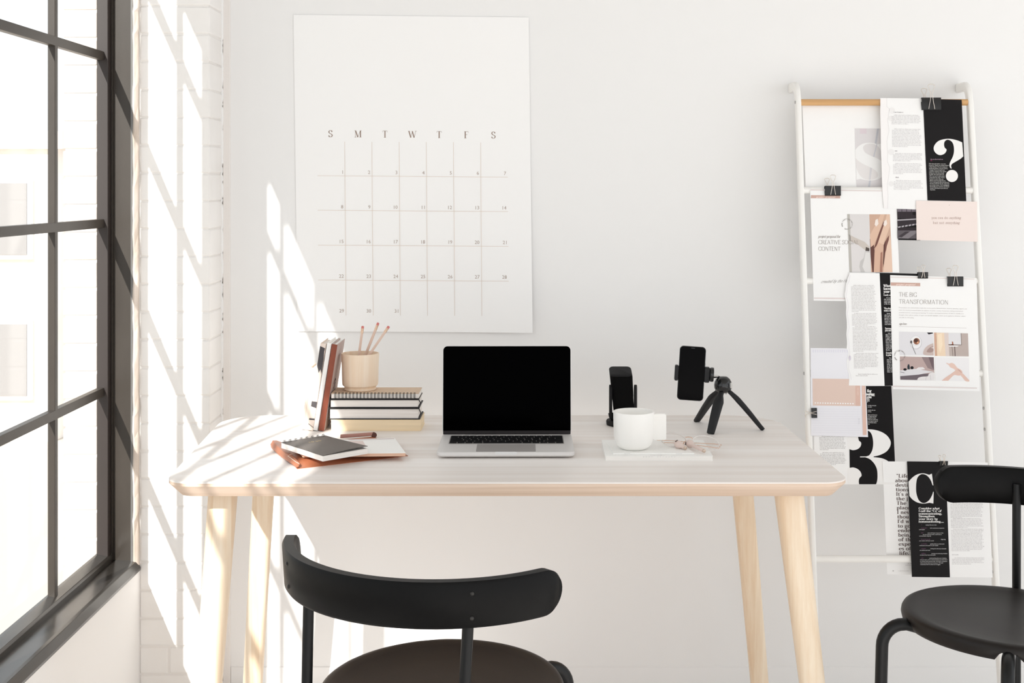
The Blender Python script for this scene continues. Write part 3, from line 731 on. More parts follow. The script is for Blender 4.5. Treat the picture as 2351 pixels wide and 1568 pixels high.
# wooden cup
M_cup = wood('cup_wood', srgb(238, 212, 184), srgb(248, 232, 212), (26, 26, .8), 2.4, None, .5)
cupc = Vector(((827.5 - PX) / F * (y0 + .062), y0 + .058, .8342))
cup = thing('pencil_cup', cupc, 'round turned wooden cup on top of the book stack', 'pencil cup')
MB().lathe([(.0005, 0), (.0385, 0), (.0405, .0015), (.0405, .0055), (.0385, .0065), (.0400, .0085), (.0445, .0125), (.0455, .018), (.0462, .05), (.0478, .0905), (.0475, .0925), (.0448, .0925), (.0445, .0905), (.0425, .03), (.04, .016), (.0005, .016)], 64).build('cup_body', M_cup, cup, smooth=35)
M_pen = mat('natural_pencil', srgb(226, 200, 184), .5); M_er = mat('pink_eraser', srgb(214, 128, 122), .8); M_fer = mat('ferrule', srgb(222, 190, 165), .3, metal=.6)
def pencil(label, tip, foot):
    tip = Vector(tip); foot = Vector(foot); d = (foot - tip).normalized()
    p = thing('pencil', foot, label, 'pencil', 'pencils standing in the wooden cup')
    keep(MB().tube([tip + d * .018, foot - d * .012], .0036, 6).build('shaft', M_pen), p)
    keep(MB().tube([foot - d * .012, foot], [.0036, .0006], 6).build('point', M_cov_b), p)
    keep(MB().tube([tip + d * .006, tip + d * .009, tip + d * .010, tip + d * .013, tip + d * .014, tip + d * .0185], [.0037, .0037, .0034, .0034, .0037, .0037], 12).build('ferrule', M_fer, smooth=30), p)
    keep(MB().tube([tip, tip + d * .0012, tip + d * .007], [.002, .0034, .0035], 12).build('eraser', M_er, smooth=50), p)
def cp(px, py, dy=0): d = cupc.y + dy; return ((px - PX) / F * d, d, H - (py - PY) / F * d)
pencil('nearly upright pink-tipped pencil nearest the left rim of the wooden cup', cp(833, 748.5, .0), (cupc.x - .012, cupc.y - .004, .8515))
pencil('tallest leaning pencil in the middle of the wooden cup', cp(868.5, 741, .005), (cupc.x - .016, cupc.y + .02, .8515))
pencil('most slanted pencil leaning over the right rim of the wooden cup', cp(893, 749, .0), (cupc.x - .024, cupc.y - .012, .8535))

# ------------------------------------------------------------------ books leaning against the stack
def lean_book(label, foot_px, top_px, py_bot, w, depth, parts, d_front):
    """front lower-left corner at foot_px, leaning right; w thickness"""
    d = d_front
    A = Vector(((foot_px - PX) / F * d, d, ZT_)); B = Vector(((top_px[0] - PX) / F * d, d, H - (top_px[1] - PY) / F * d))
    h = (B - A).length; ang = math.atan2(B.x - A.x, B.z - A.z)
    A = A + Vector((0, 0, w * math.sin(ang) * 0))
    t = bpy.data.objects.new('book', None); C.objects.link(t); t.empty_display_size = .03
    # local: x thickness, y depth, z height; the lower right edge touches the desk
    t.location = A + Vector((0, 0, w * math.sin(ang) + .0004)); t.rotation_euler = (0, ang, 0)
    tag(t, label, 'book', 'books leaning against the stack')
    for nm, args, m, bv in parts(w, depth, h): MB().box(*args).build(nm, m, t, bevel=(bv, 3), smooth=35)
    return t
M_cream = mat('cream_cover', srgb(240, 230, 216), .7); M_white = mat('white_cover', srgb(250, 249, 246), .55); M_lea = mat('brown_leather_cover', srgb(142, 70, 46), .5, bump=(700, .25), noise=(30, .12, (1, 1, 1)))
M_dk = mat('charcoal_print', srgb(74, 70, 72), .7); M_sp = mat('pale_pink_cover', srgb(240, 224, 212), .65, noise=(8, .04, (1, 1, 1)))
M_kr = mat('grey_pink_cover', srgb(196, 178, 172), .7)
def hardback(cov, spine, pages):
    def f(w, D, h):
        return [('page_block', (.0018, w - .0018, .003, D - .003, .003, h - .004), pages, .0005), ('cover', (0, .002, .002, D, 0, h), cov, .0006), ('cover', (w - .002, w, .002, D, 0, h), cov, .0006), ('spine', (0, w, 0, .0032, 0, h), spine, .0013)]
    return f
t1 = lean_book('slim cream book, shortest and outermost of those leaning beside the stack', 690.5, (711.5, 846), 0, .0175, .085, hardback(M_cream, M_cream, M_pages), 3.215)
t2 = lean_book('pale book with a charcoal block and bands on its spine, leaning beside the stack', 705.5, (735.5, 790), 0, .0145, .115, hardback(M_sp, M_sp, M_pages), 3.205)
t3 = lean_book('plain white book leaning between the charcoal-banded and the brown book', 719, (751, 789), 0, .0112, .13, hardback(M_white, M_white, M_pages), 3.205)
t4 = lean_book('brown leather-bound book leaning closest to the stack', 731, (762, 792), 0, .0138, .13, hardback(M_kr, M_lea, M_white), 3.200)
h2 = .215
e = -.0004
zt_, zb_ = h2 * .985, h2 * .70
MB().add([(.0004, e, zb_ + .012), (.004, e, zb_ + .003), (.0068, e, zb_ - .006), (.010, e, zb_ + .004), (.0141, e, zb_ - .008), (.0141, e, zt_ - .03), (.0126, e, zt_ - .012), (.0138, e, zt_ - .004), (.0004, e, zt_)], [tuple(range(9))]).build('spine_print', M_dk, t2)
MB().add([(.0004, e, .073), (.0141, e, .073), (.0141, e, .057), (.0004, e, .060)], [(0, 1, 2, 3)]).build('spine_print', M_dk, t2)
MB().add([(.0004, e, .030), (.0141, e, .031), (.0141, e, .027), (.0004, e, .026)], [(0, 1, 2, 3)]).build('spine_print', M_dk, t2)
MB().add([(.0004, e, .017), (.0141, e, .009), (.0141, e, .0075), (.0004, e, .0155)], [(0, 1, 2, 3)]).build('spine_print', M_dk, t2)
MB().box(.0060, .0066, -.0003, .001, .002, .155).build('spine_line', mat('tan_line', srgb(220, 190, 165), .7), t1)
MB().box(.0172, .0178, .002, .083, .001, .150).build('back_board', M_cov_b, t1)
# small ink sketch on the brown book's side
sk = MB()
for (ya, za, yb, zb2) in ((.045, .112, .06, .125), (.06, .125, .068, .118), (.05, .10, .072, .114), (.05, .092, .058, .086)):
    sk.tube([(.0141, ya, za), (.0141, yb, zb2)], .0007, 5)
sk.build('ink_sketch', M_dk, t4)

# ------------------------------------------------------------------ leather folder, pad and black notebook
M_folder = mat('tan_leather', srgb(172, 106, 74), .42, noise=(7, .3, (1, 1, 1)), bump=(420, .2), spec=.5)
M_folder_in = mat('dark_leather_inside', srgb(96, 60, 52), .7, bump=(300, .2))
fo = thing('leather_folder', T(770, 1045), 'tan leather folder lying flat in front of the book stack', 'folder')
fc = [T(682, 1077), T(937, 1047), T(858, 1003), T(640, 1024)]      # front-left, right, back, left
def folder_pt(u, v, zz):
    p = fc[0].lerp(fc[1], u).lerp(fc[3].lerp(fc[2], u), v); return Vector((p.x, p.y, ZT_ + zz))
MB_ = MB(); n1, n2 = 14, 10; top = []; 
for j in range(n2 + 1):
    for i in range(n1 + 1):
        u, v = i / n1, j / n2; e = min(u, 1 - u, v, 1 - v) * 12
        top.append(folder_pt(u, v, .0010 + .0092 * (1 - math.exp(-e * .62)) ))
bot = [folder_pt(i / n1, j / n2, .0) for j in range(n2 + 1) for i in range(n1 + 1)]
nn = len(top); fs = []
for j in range(n2):
    for i in range(n1):
        a = j * (n1 + 1) + i; b2 = a + 1; c2 = a + n1 + 2; d2 = a + n1 + 1
        fs.append((a, b2, c2, d2)); fs.append((nn + a, nn + d2, nn + c2, nn + b2))
for i in range(n1): fs.append((i, nn + i, nn + i + 1, i + 1)); a = n2 * (n1 + 1) + i; fs.append((a, a + 1, nn + a + 1, nn + a))
for j in range(n2): a = j * (n1 + 1); fs.append((a, a + n1 + 1, nn + a + n1 + 1, nn + a)); a += n1; fs.append((a, nn + a, nn + a + n1 + 1, a + n1 + 1))
MB_.add(top + bot, fs); keep(MB_.build('folder_body', M_folder, smooth=60), fo)
# raised flap that curls up along the left side
fl = MB(); rows_ = []
for i in range(12):
    t = i / 11
    a = folder_pt(0.0, t, .006); edge = T(622 + (682 - 622) * (1 - t) ** 1.2, 1030 + (1077 - 1030) * (1 - t)); 
    c1 = Vector((edge.x, edge.y, ZT_ + .003)); lift = .013 * t ** .7
    ins = folder_pt(.03, t * .96 + .02, .0085)
    rows_.append([c1, c1 + Vector((-.001, 0, lift * .5 + .001)), c1 + Vector((.004, .001, lift + .003)), (c1 + ins) / 2 + Vector((0, 0, lift * .75 + .001)), ins + Vector((0, 0, .0008)), ins, (c1 + ins) / 2 + Vector((.001, 0, lift * .72 - .0015)), c1 + Vector((.003, .0005, 0))])
fl.loft(rows_); keep(fl.build('flap', M_folder, smooth=60), fo)
st = MB().tube([folder_pt(.03, .04, .0082), folder_pt(.012, .10, .0092), folder_pt(-.03, .30, .0135), folder_pt(.0, .36, .0125), folder_pt(.10, .44, .0105)], .0005, 5)
keep(st.build('stitching', mat('pale_thread', srgb(238, 222, 205), .8)), fo)
# rolled back edge seen behind the pad
b0, b1 = T(782, 1010), T(858, 1004.5); rl = []
for k in range(9):
    a = -.4 + PI * 1.15 * k / 8
    rl.append((math.cos(a) * .006, .0065 + math.sin(a) * .0065))
ro = MB(); ringA = [b0 + Vector((0, c, s)) for c, s in rl] + [b0 + Vector((0, c * .8, s * .85)) for c, s in rl[::-1]]
ringB = [b1 + Vector((0, c, s)) for c, s in rl] + [b1 + Vector((0, c * .8, s * .85)) for c, s in rl[::-1]]
ro.loft([ringA, ringB]); keep(ro.build('rolled_edge', mat('mauve_leather', srgb(176, 128, 116), .5), smooth=50), fo)
keep(MB().tube([b1 + Vector((-.001, .001, .0068)), b1 + Vector((.0018, -.0035, .0066)), b1 + Vector((.0030, -.0055, .0066))], [.0064, .0064, .0058], 18).build('roll_lining', M_folder_in, smooth=50), fo)

def slab(p, name, quad, z0, z1, m, bev=.0004):
    return keep(MB().hexa([(q.x, q.y, z0) for q in quad], [(q.x, q.y, z1) for q in quad]).build(name, m, bevel=(bev, 2)), p)
zp0, zp1 = .7508, .7588
padq = [T(695, 1050, zp0), T(931, 1047.5, zp0), T(906, 1005, zp1), T(668, 1013, zp1)]
pad = thing('note_pad', (padq[0] + padq[2]) / 2 + Vector((0, 0, 0)), 'white pad with a peach base lying on the leather folder', 'notepad')
slab(pad, 'backing_block', padq, zp0, zp1 - .0013, mat('peach_card', srgb(228, 186, 160), .7))
slab(pad, 'top_sheets', padq, zp1 - .0013, zp1, M_white)
pg = Print()
def pad_map(x, y, off): return T(x, y, zp1 + off)
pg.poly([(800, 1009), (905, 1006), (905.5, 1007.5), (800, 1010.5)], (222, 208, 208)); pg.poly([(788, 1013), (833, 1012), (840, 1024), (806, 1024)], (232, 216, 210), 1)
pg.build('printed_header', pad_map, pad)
zn0, zn1 = .7596, .7716
nbq = [T(741, 1059, zn0), T(844, 1041, zn0), T(751, 998, zn1), T(649, 1017.5, zn1)]
# squared from its near corner so that it is a true rectangle
n0 = nbq[0]; u = (T(844, 1041, zn0) - n0); v = (T(646, 1028, zn0) - n0); nbq = [n0, n0 + u, n0 + u + v, n0 + v]
nb = thing('black_spiral_notebook', ((nbq[0] + nbq[2]) / 2).xyz, 'charcoal spiral notebook lettered in gold, askew on top of the pad', 'notebook')
slab(nb, 'page_block', nbq, zn0, zn1 - .001, M_pages)
slab(nb, 'back_cover', nbq, zn0 - .0006, zn0, M_white)
un, vn = u.normalized(), v.normalized()
M_nb = mat('charcoal_cover', srgb(100, 93, 88), .55, bump=(600, .1))
cv = MB(); cvr = []
for i in range(9):
    t = i / 8; lift = .0035 * t ** 2
    row = []
    for j in range(7):
        q = j / 6; L2 = .0055 * (1 - q) ** 1.5 * math.sin(PI * min(1, t * .62)) ** 1.2 if True else 0
        row.append(nbq[0] + u * t + v * q + Vector((0, 0, zn1 - zn0 + L2 * .8)))
    cvr.append(row)
vs = [p for r in cvr for p in r]; fs = [(i * 7 + j, (i + 1) * 7 + j, (i + 1) * 7 + j + 1, i * 7 + j + 1) for i in range(8) for j in range(6)]
cv.add(vs, fs); cvo = keep(cv.build('cover', M_nb), nb); so = cvo.modifiers.new('thick', 'SOLIDIFY'); so.thickness = .0011; so.offset = 0
nr = 8
for i in range(nr):
    q = .05 + .9 * i / (nr - 1); c = nbq[3] + u * (.06 + .88 * i / (nr - 1)); rg = MB()
    for s in (-.0014, .0014):
        pts = [c + un * s + vn * (.0045 * math.cos(t) - .0025) + Vector((0, 0, (zn1 - zn0) / 2 + .002 + .0085 * math.sin(t))) for t in [2 * PI * k / 14 for k in range(14)]]
        rg.tube(pts, .0005, 5, closed=True)
    keep(rg.build('wire_ring', M_wire), nb)
tp = Print(); tp.text('TO DO', 0, 0, 1, (214, 190, 130), T=.2, t=.12, serif=False, track=.35, dl=0)
org = nbq[0] + u * .36 + v * .70
def nb_map(x, y, off): return org + un * x * .0062 - vn * y * .0062 + Vector((0, 0, zn1 - zn0 + .0022))
tp.build('gold_lettering', nb_map, nb)

# ------------------------------------------------------------------ white books, mug, glasses, earbuds
wq = [T(1390, 1058), T(1638, 1059.5), T(1619, 1021.5, .7455), T(1381, 1020)]
wz = .7505
w1 = thing('white_planner', (wq[0] + wq[2]) / 2, 'larger white book at the bottom, under the white mug and booklet', 'book')
wq[1].y = wq[0].y; wq[2].y = wq[3].y
slab(w1, 'cover', wq, wz - .0008, wz, M_white, .0003); slab(w1, 'cover', wq, ZT_, ZT_ + .0008, M_white, .0003)
iq = [q + ((wq[0] + wq[2]) / 2 - q) * .006 for q in wq]; slab(w1, 'page_block', iq, ZT_ + .0008, wz - .0008, mat('white_pages', srgb(248, 245, 241), .8, noise=(5, .04, (1, 1, 200))))
pw = Print()
for row, (x0, y0_, dx, st_) in enumerate(((1477, 1050.3, 6.5, 'TOOE LIETAIU'), (1494, 1046.6, 3.0, 'EROIVTEIL'))):
    r = random.Random(4 + row)
    for i, ch in enumerate(st_):
        if i in (4,): continue
        pw.rect(x0 + i * dx, y0_ - 2, x0 + i * dx + .7, y0_, (228, 225, 227)); 
        if r.random() < .6: pw.rect(x0 + i * dx, y0_ - 2, x0 + i * dx + 1.8, y0_ - 1.5, (228, 225, 227))
pw.build('faint_lettering', lambda x, y, off: T(x, y, wz + off), w1)
bz = wz + .0030
bq = [T(1408, 1043.5, wz), T(1594, 1043, wz), T(1560, 1013, wz), T(1395.5, 1014, bz)]
bq[2].y = bq[3].y; bq[1].y = bq[0].y
w2 = thing('white_booklet', (bq[0] + bq[2]) / 2, 'thin white stapled booklet lying between the planner and the mug', 'booklet')
slab(w2, 'pages', bq, wz + .0002, bz, M_white, .0002)
sp_ = MB()
for px in (1440, 1559): c = T(px, 1041.8, bz); sp_.box(c.x - .0065, c.x + .0065, c.y, c.y + .0008, bz - .0002, bz + .0006)
keep(sp_.build('staple', mat('staple', srgb(226, 226, 226), .4, metal=.3)), w2)
mc = T(1455, 1030, bz); M_mug = mat('white_ceramic', srgb(250, 248, 244), .35, spec=.45)
mug = thing('mug', (mc.x, mc.y, bz), 'white ceramic mug with a flat slab handle on the white booklet', 'mug')
MB().lathe([(.0005, 0), (.024, 0), (.027, .001), (.034, .0045), (.040, .011), (.0435, .020), (.0452, .031), (.046, .055), (.0466, .0835), (.0460, .085), (.0445, .085), (.0435, .0825), (.0425, .045), (.041, .025), (.034, .012), (.0005, .008)], 72).build('mug_body', M_mug, mug, smooth=50)
hb = MB(); hx0, hx1, hz0, hz1 = .043, .0735, .020, .0795
hb.loft([[Vector((x, y, z)) for x, z in rrect(hx0, hx1, hz0, hz1, .005, 5)] for y in (-.0045, -.0036, .0036, .0045)])
ho = hb.build('handle', M_mug, mug, smooth=40, bevel=(.0012, 2))
# glasses
M_clear = mat('clear_acetate', srgb(244, 238, 234), .12, spec=.6); 
M_clear.node_tree.nodes['Principled BSDF'].inputs['Transmission Weight'].default_value = .15
M_rose = mat('rose_gold_wire', srgb(232, 196, 174), .28, metal=.6)
M_lens = glass_mat('lens_glass', (.985, .98, .98, 1), .04)
gl_ = thing('eyeglasses', T(1600, 1030), 'clear-rimmed eyeglasses with rose gold temples behind the earbuds', 'eyeglasses')
def GP(px, py, d): return Vector(((px - PX) / F * d, d, H - (py - PY) / F * d))
def lens(cx, cy, rx, ry, d, dtop, rot=0):
    pts = []
    for k in range(32):
        a = 2 * PI * k / 32; x = rx * math.cos(a); y = -ry * math.sin(a) * (1.0 if math.sin(a) > 0 else 1.12)
        if math.sin(a) > 0: y *= .92; x *= 1.03
        X_ = cx + x; Y_ = cy + y + x * rot; pts.append(GP(X_, Y_, d + dtop * math.sin(a)))
    keep(MB().tube(pts, .0014, 8, closed=True).build('rim', M_clear, smooth=60), gl_)
    keep(MB().add(pts, [tuple(range(32))]).build('lens', M_lens), gl_)
lens(1545, 1008, 30, 15.5, 2.958, .020, .16); lens(1621, 1016.5, 30, 16.5, 2.94, .024, .16)
keep(MB().tube([GP(1574, 1004, 2.960), GP(1580, 1003, 2.956), GP(1586, 1004, 2.953), GP(1592, 1008, 2.948)], .0009, 7).build('bridge', M_rose, smooth=60), gl_)
for pts in ([(1508, 1010.5), (1560, 1012.5), (1592, 1017), (1640, 1019), (1657, 1022), (1655, 1021)], [(1520, 1015.5), (1552, 1017), (1600, 1022), (1625, 1025.5), (1650, 1029), (1653, 1026), (1651, 1021)]):
    keep(MB().tube([T(x, y, .7565 + .0004 * (k % 2)) for k, (x, y) in enumerate(pts)], .00085, 7).build('temple', M_rose, smooth=60), gl_)
for pts in ([GP(1589, 1010, 2.948), GP(1588, 1014, 2.95), GP(1590, 1017, 2.955)], [GP(1574, 1011, 2.955), GP(1572, 1015, 2.96), GP(1569, 1017, 2.962)]):
    keep(MB().tube(pts, [.0006, .0008, .0018], 7).build('nose_pad', M_rose, smooth=60), gl_)
# earbuds
M_bud = mat('blush_plastic', srgb(226, 206, 198), .32, spec=.5); M_tipm = mat('gold_tip', srgb(206, 186, 170), .3, metal=.6); M_mesh = mat('bud_mesh', srgb(96, 74, 70), .5)
def bud(label, head, stem_end, rz_, nub, z):
    h = T(head[0], head[1], z + .0085); e = T(stem_end[0], stem_end[1], z + .0044)
    b = thing('earbud', (h.x, h.y, z), label, 'earbud', 'pair of blush earbuds')
    hd = MB(); d = (e - h).normalized(); M = Matrix.Translation(h) @ (-d).to_track_quat('Z', 'Y').to_matrix().to_4x4() @ Matrix.Scale(1, 4)
    hd.lathe([(.0003, .0104), (.0048, .0094), (.0082, .0058), (.0092, 0), (.0084, -.005), (.0062, -.009), (.0046, -.013)], 24, M=M)
    keep(hd.build('bud_head', M_bud, smooth=60), b)
    keep(MB().tube([h + d * .007, e - d * .003], [.0050, .0041], 14).build('stem', M_bud, smooth=60), b)
    keep(MB().tube([e - d * .003, e, e + d * .0012], [.0042, .0042, .0024], 14).build('stem_tip', M_tipm, smooth=50), b)
    nh = h + Vector(nub); keep(MB().tube([h, nh], [.005, .0036], 12).build('ear_tip', M_mesh, smooth=60), b)
bud('smaller-looking blush earbud nearer the mug, silver stem end towards us', (1558, 1020.5), (1574, 1029), 0, (-.0055, .002, .0085), bz)
bud('blush earbud with its longer stem pointing right, beside the glasses', (1584, 1019), (1617, 1035.5), 0, (-.0105, .002, .0005), bz)

# ------------------------------------------------------------------ microphone
M_mic = mat('matte_black_mic', srgb(28, 27, 28), .65, spec=.2, bump=(900, .15)); M_grille = mat('mic_grille', srgb(10, 9, 10), .8, spec=.1, noise=(900, .5, (1, 1, 1)))
mb = T(1432, 975)
mic = thing('microphone', mb, 'black desktop microphone on a round foot behind the mug', 'microphone')
MB().lathe([(.0005, 0), (.042, 0), (.0445, .0015), (.0450, .010), (.0435, .0125), (.0005, .0130)], 48).build('foot', M_mic, mic, smooth=35)
def mp_(px, py, dd=0): d = mb.y + dd; return Vector(((px - PX) / F * d - mb.x, dd, H - (py - PY) / F * d - mb.z))
body = MB(); rings = []
top = mp_(1424.5, 853, .014); bot = mp_(1433, 955, .0)
for k in range(7):
    t = k / 6; c = bot.lerp(top, t); w = .0255 + .003 * t; dp = .022 + .004 * t
    rings.append([c + Vector((x, y, y * .28)) for x, y in rrect(-w, w, -dp, dp, .011, 6)])
body.loft(rings); bo = body.build('mic_body', M_grille, mic, smooth=40)
c = top; cap = MB(); cap.loft([[c + Vector((x * s, y * s, y * .28 + dz)) for x, y in rrect(-.0283, .0283, -.0263, .0263, .011, 6)] for s, dz in ((1.0, -.002), (1.01, 0), (.96, .0022))])
cap.build('mic_top', M_mic, mic, smooth=40)
for k in range(5):
    t0 = .45 + .02 * 0
    y = -.016 + k * .008
    MB().tube([bot.lerp(top, .5) + Vector((.0262, y, y * .28)), top + Vector((.0287, y, y * .28 - .004))], .0011, 6).build('rib', M_mic, bo)
for s in (-1, 1):
    x = -.0335 if s < 0 else .0300; ar = MB()
    out = [(-.013, .018), (.013, .018)] + [(.0145 * math.cos(a), .088 + .0145 * math.sin(a)) for a in [PI * k / 10 for k in range(11)]]
    Ma = Matrix.Rotation(math.radians(-9 if s > 0 else 0), 4, 'Z')
    ar.loft([[Vector((x, 0, 0)) + Ma @ Vector((q, y, z)) for y, z in out] for q in (-.0035, .0035)])
    ar.build('arm', M_mic, mic, smooth=40, bevel=(.0014, 2))
MB().tube(smooth_pts([(-.0335, 0, .030), (-.031, 0, .020), (-.02, 0, .0135), (0, 0, .0125), (.018, 0, .0135), (.028, 0, .020), (.030, 0, .030)], 4), .0062, 12).build('yoke', M_mic, mic, smooth=50)

# ------------------------------------------------------------------ tripod with phone clamp, and the phone
M_tri = mat('tripod_black', srgb(28, 28, 30), .5, spec=.3); M_gloss = mat('gloss_black', srgb(20, 20, 21), .16, spec=.6)
bc = GP(1660, 883, 3.215)
tri = thing('mini_tripod', (bc.x, bc.y, ZT_), 'small black tripod holding the phone by a side clamp', 'tripod')
Mb = Matrix.Translation((0, 0, bc.z - ZT_))
MB().lathe([(.0005, .0205), (.010, .020), (.0165, .0150), (.0205, .008), (.0222, 0), (.0218, -.008), (.0185, -.0155), (.0140, -.0195), (.0005, -.0205)], 40, M=Mb).build('ball_head', M_gloss, tri, smooth=60)
MB().lathe([(.0005, -.019), (.009, -.019), (.009, -.0235), (.0005, -.0235)], 24, M=Mb).build('head_screw', mat('steel_bright', srgb(190, 186, 182), .3, metal=.8), tri, smooth=40)
MB().box(.0145, .0185, -.0225, -.0195, bc.z - ZT_ - .006, bc.z - ZT_ + .008).build('head_slot', MATS['steel_bright'], tri, bevel=(.001, 2))
def tleg(foot_px, sx, sy, w):
    f = T(*foot_px); f = Vector((f.x - bc.x, f.y - bc.y, .002)); a = Vector((sx, sy, bc.z - ZT_ - .014))
    mid1 = a.lerp(f, .25) + Vector((0, 0, .003)); out = MB(); rings = []
    pts = [a, a.lerp(f, .12) + Vector((0, 0, .002)), a.lerp(f, .3) + Vector((0, 0, .004)), a.lerp(f, .6) + Vector((0, 0, .003)), a.lerp(f, .9), f]
    ws = [.005, .006, w, w * .92, w * .78, w * .72]; ds = [.005, .0055, .007, .0065, .0055, .005]
    d = (f - a).normalized(); side = d.cross(Vector((0, 0, 1))).normalized(); up = side.cross(d).normalized()
    for p, ww, dd in zip(smooth_pts(pts, 4), [v for k in range(5) for v in [ws[k] + (ws[k + 1] - ws[k]) * i / 4 for i in range(4)]] + [ws[-1]], [v for k in range(5) for v in [ds[k] + (ds[k + 1] - ds[k]) * i / 4 for i in range(4)]] + [ds[-1]]):
        ring = [p + side * x + up * y for x, y in rrect(-ww, ww, -dd, dd, min(ww, dd) * .6, 3)]
        for q in ring: q.z = max(q.z, .0002)
        rings.append(ring)
    lg = out.loft(rings).build('leg', M_tri, tri, smooth=50)
    return lg
tleg((1599, 968), -.008, .008, .0105); tleg((1631, 997), -.004, -.010, .0125)
l3 = tleg((1752, 988), .012, .002, .0085)
hz = bc.z - ZT_
# clamp: arms hold the phone's sides
pc = GP(1587.5, 857, 3.19); pl = pc - Vector((bc.x, bc.y, ZT_)); ph_t = math.radians(2.6)
Mp = Matrix.Translation(pl) @ Matrix.Rotation(math.radians(3.5), 4, 'Y') @ Matrix.Rotation(math.radians(-4), 4, 'Z')
def rb(m, x0, x1, y0, y1, z0, z1, r): m.loft([[Mp @ Vector((x, y, z)) for x, z in rrect(x0, x1, z0, z1, r, 4)] for y in (y0, y1)])
cl = MB(); rb(cl, -.0415, -.0325, -.0085, .009, -.0195, .018, .0028); cl.build('clamp_jaw', M_tri, tri, smooth=40, bevel=(.001, 2))
cl = MB(); rb(cl, .0318, .0445, -.0085, .009, -.0195, .018, .003); cl.build('clamp_jaw', M_tri, tri, smooth=40, bevel=(.001, 2))
cl = MB(); rb(cl, -.036, .040, .0062, .011, -.007, .007, .002); cl.build('clamp_bar', M_tri, tri, smooth=40)
Mk = Mp @ Matrix.Translation((.0500, .002, .000)) @ Matrix.Rotation(PI / 2, 4, 'Y')
MB().lathe([(.0005, -.006), (.014, -.006), (.0172, -.004), (.0180, -.001), (.0180, .0022), (.0172, .0045), (.0005, .005)], 36, M=Mk).build('clamp_wheel', M_gloss, tri, smooth=40)
MB().tube([Mp @ Vector((.051, .002, .006)), Vector((-.030, 0, hz + .018)), Vector((-.014, 0, hz + .0205)), Vector((-.006, 0, hz + .016))], .0032, 10).build('ball_stem', M_tri, tri, smooth=50)
MB().box(-.026, -.012, -.0045, .004, hz + .0205, hz + .0235).build('quick_plate', MATS['steel_bright'], tri, bevel=(.0006, 2))
pho = thing('phone', pc, 'black smartphone upright in the clamp of the small tripod', 'phone')
def pring(x, z, y): return pc + (Mp.to_3x3() @ Vector((x, y, z)))
w_, h_ = .0325, .0672
po = MB().loft([[pring(x, z, y) for x, z in rrect(-w_ + i, w_ - i, -h_ + i, h_ - i, .0095, 8)] for y, i in ((-.0038, .0012), (-.0030, .0002), (.0030, .0002), (.0038, .0012))])
keep(po.build('phone_body', M_gloss, smooth=40), pho)
M_scr = mat('phone_screen', srgb(7, 6, 7), .12, spec=.04)
keep(MB().loft([[pring(x, z, y) for x, z in rrect(-w_ + .0016, w_ - .0016, -h_ + .0022, h_ - .0016, .0085, 8)] for y in (-.0038, -.0040)]).build('screen', M_scr, smooth=40), pho)
keep(MB().loft([[pring(x, z, y) for x, z in rrect(-.0048, .0048, h_ - .0050, h_ - .0036, .0006, 3)] for y in (-.00400, -.00412)]).build('speaker_slot', mat('slot_grey', srgb(58, 58, 62), .5)), pho)
for zz in (.028, .014, -.004): 
    pass
keep(MB().loft([[pring(x, z, y) for x, z in rrect(w_ - .0006, w_ + .0004, .018, .028, .0004, 2)] for y in (-.001, .001)]).build('side_button', mat('button_grey', srgb(70, 68, 68), .3, metal=.5)), pho)

# ------------------------------------------------------------------ leaning ladder
M_lad = mat('white_ladder_paint', srgb(244, 242, 238), .4, spec=.4)
M_rung = wood('rung_wood', srgb(196, 148, 96), srgb(222, 178, 126), (.6, 20, 20), 3, None, .5)
lad = thing('ladder', (.954, 3.3, Z0), 'white leaning ladder with one wooden top rung and papers clipped to it', 'ladder')
XL, XR = .7195, 1.187
def rail(x):
    pts = []
    for z in (Z0, .3, .7, 1.1, 1.5, 1.575): pts.append(Vector((x, ld(z), z)))
    cz = 1.582; y0_ = ld(cz)
    for k in range(1, 9):
        a = PI / 2 * k / 8; pts.append(Vector((x, y0_ + .040 * (1 - math.cos(a)) + .004, cz + .042 * math.sin(a))))
    pts.append(Vector((x, 3.599, cz + .041)))
    rings = []
    for i, p in enumerate(pts):
        t = (pts[min(i + 1, len(pts) - 1)] - pts[max(i - 1, 0)]).normalized(); n_ = Vector((1, 0, 0)).cross(t)
        rings.append([p + Vector((1, 0, 0)) * a + n_ * b for a, b in rrect(-.0072, .0072, -.0130, .0130, .0050, 4)])
    return MB().loft(rings).build('rail', M_lad, smooth=50)
for x in (XL, XR): keep(rail(x), lad)
rz_ = [P(1800, y).z for y in (235, 437, 645, 857, 1070, 1283)]
for i, z in enumerate(rz_):
    r = .0088 if i == 0 else .0092; yk = ld(z)
    rg = MB().tube([(XL + .004, yk, z), (XR - .004, yk, z)], r, 20).build('rung', M_rung if i == 0 else M_lad, smooth=50)
    keep(rg, lad)
    if i == 0: rg['label'] = 'round wooden top rung'
for (x, zs) in ((XL, (235, 857, 1285)), (XR, (937, 985, 1312))):
    for yy in zs:
        z = P(1800, yy).z; c = Vector((x + (-.0085 if x < .9 else -.0085), ld(z) - .002, z))
        s = MB().tube([c + Vector((.001, 0, 0)), c + Vector((-.0008, 0, 0))], .0042, 12).build('screw', mat('screw_zinc', srgb(176, 174, 172), .35, metal=.6), smooth=40); keep(s, lad)

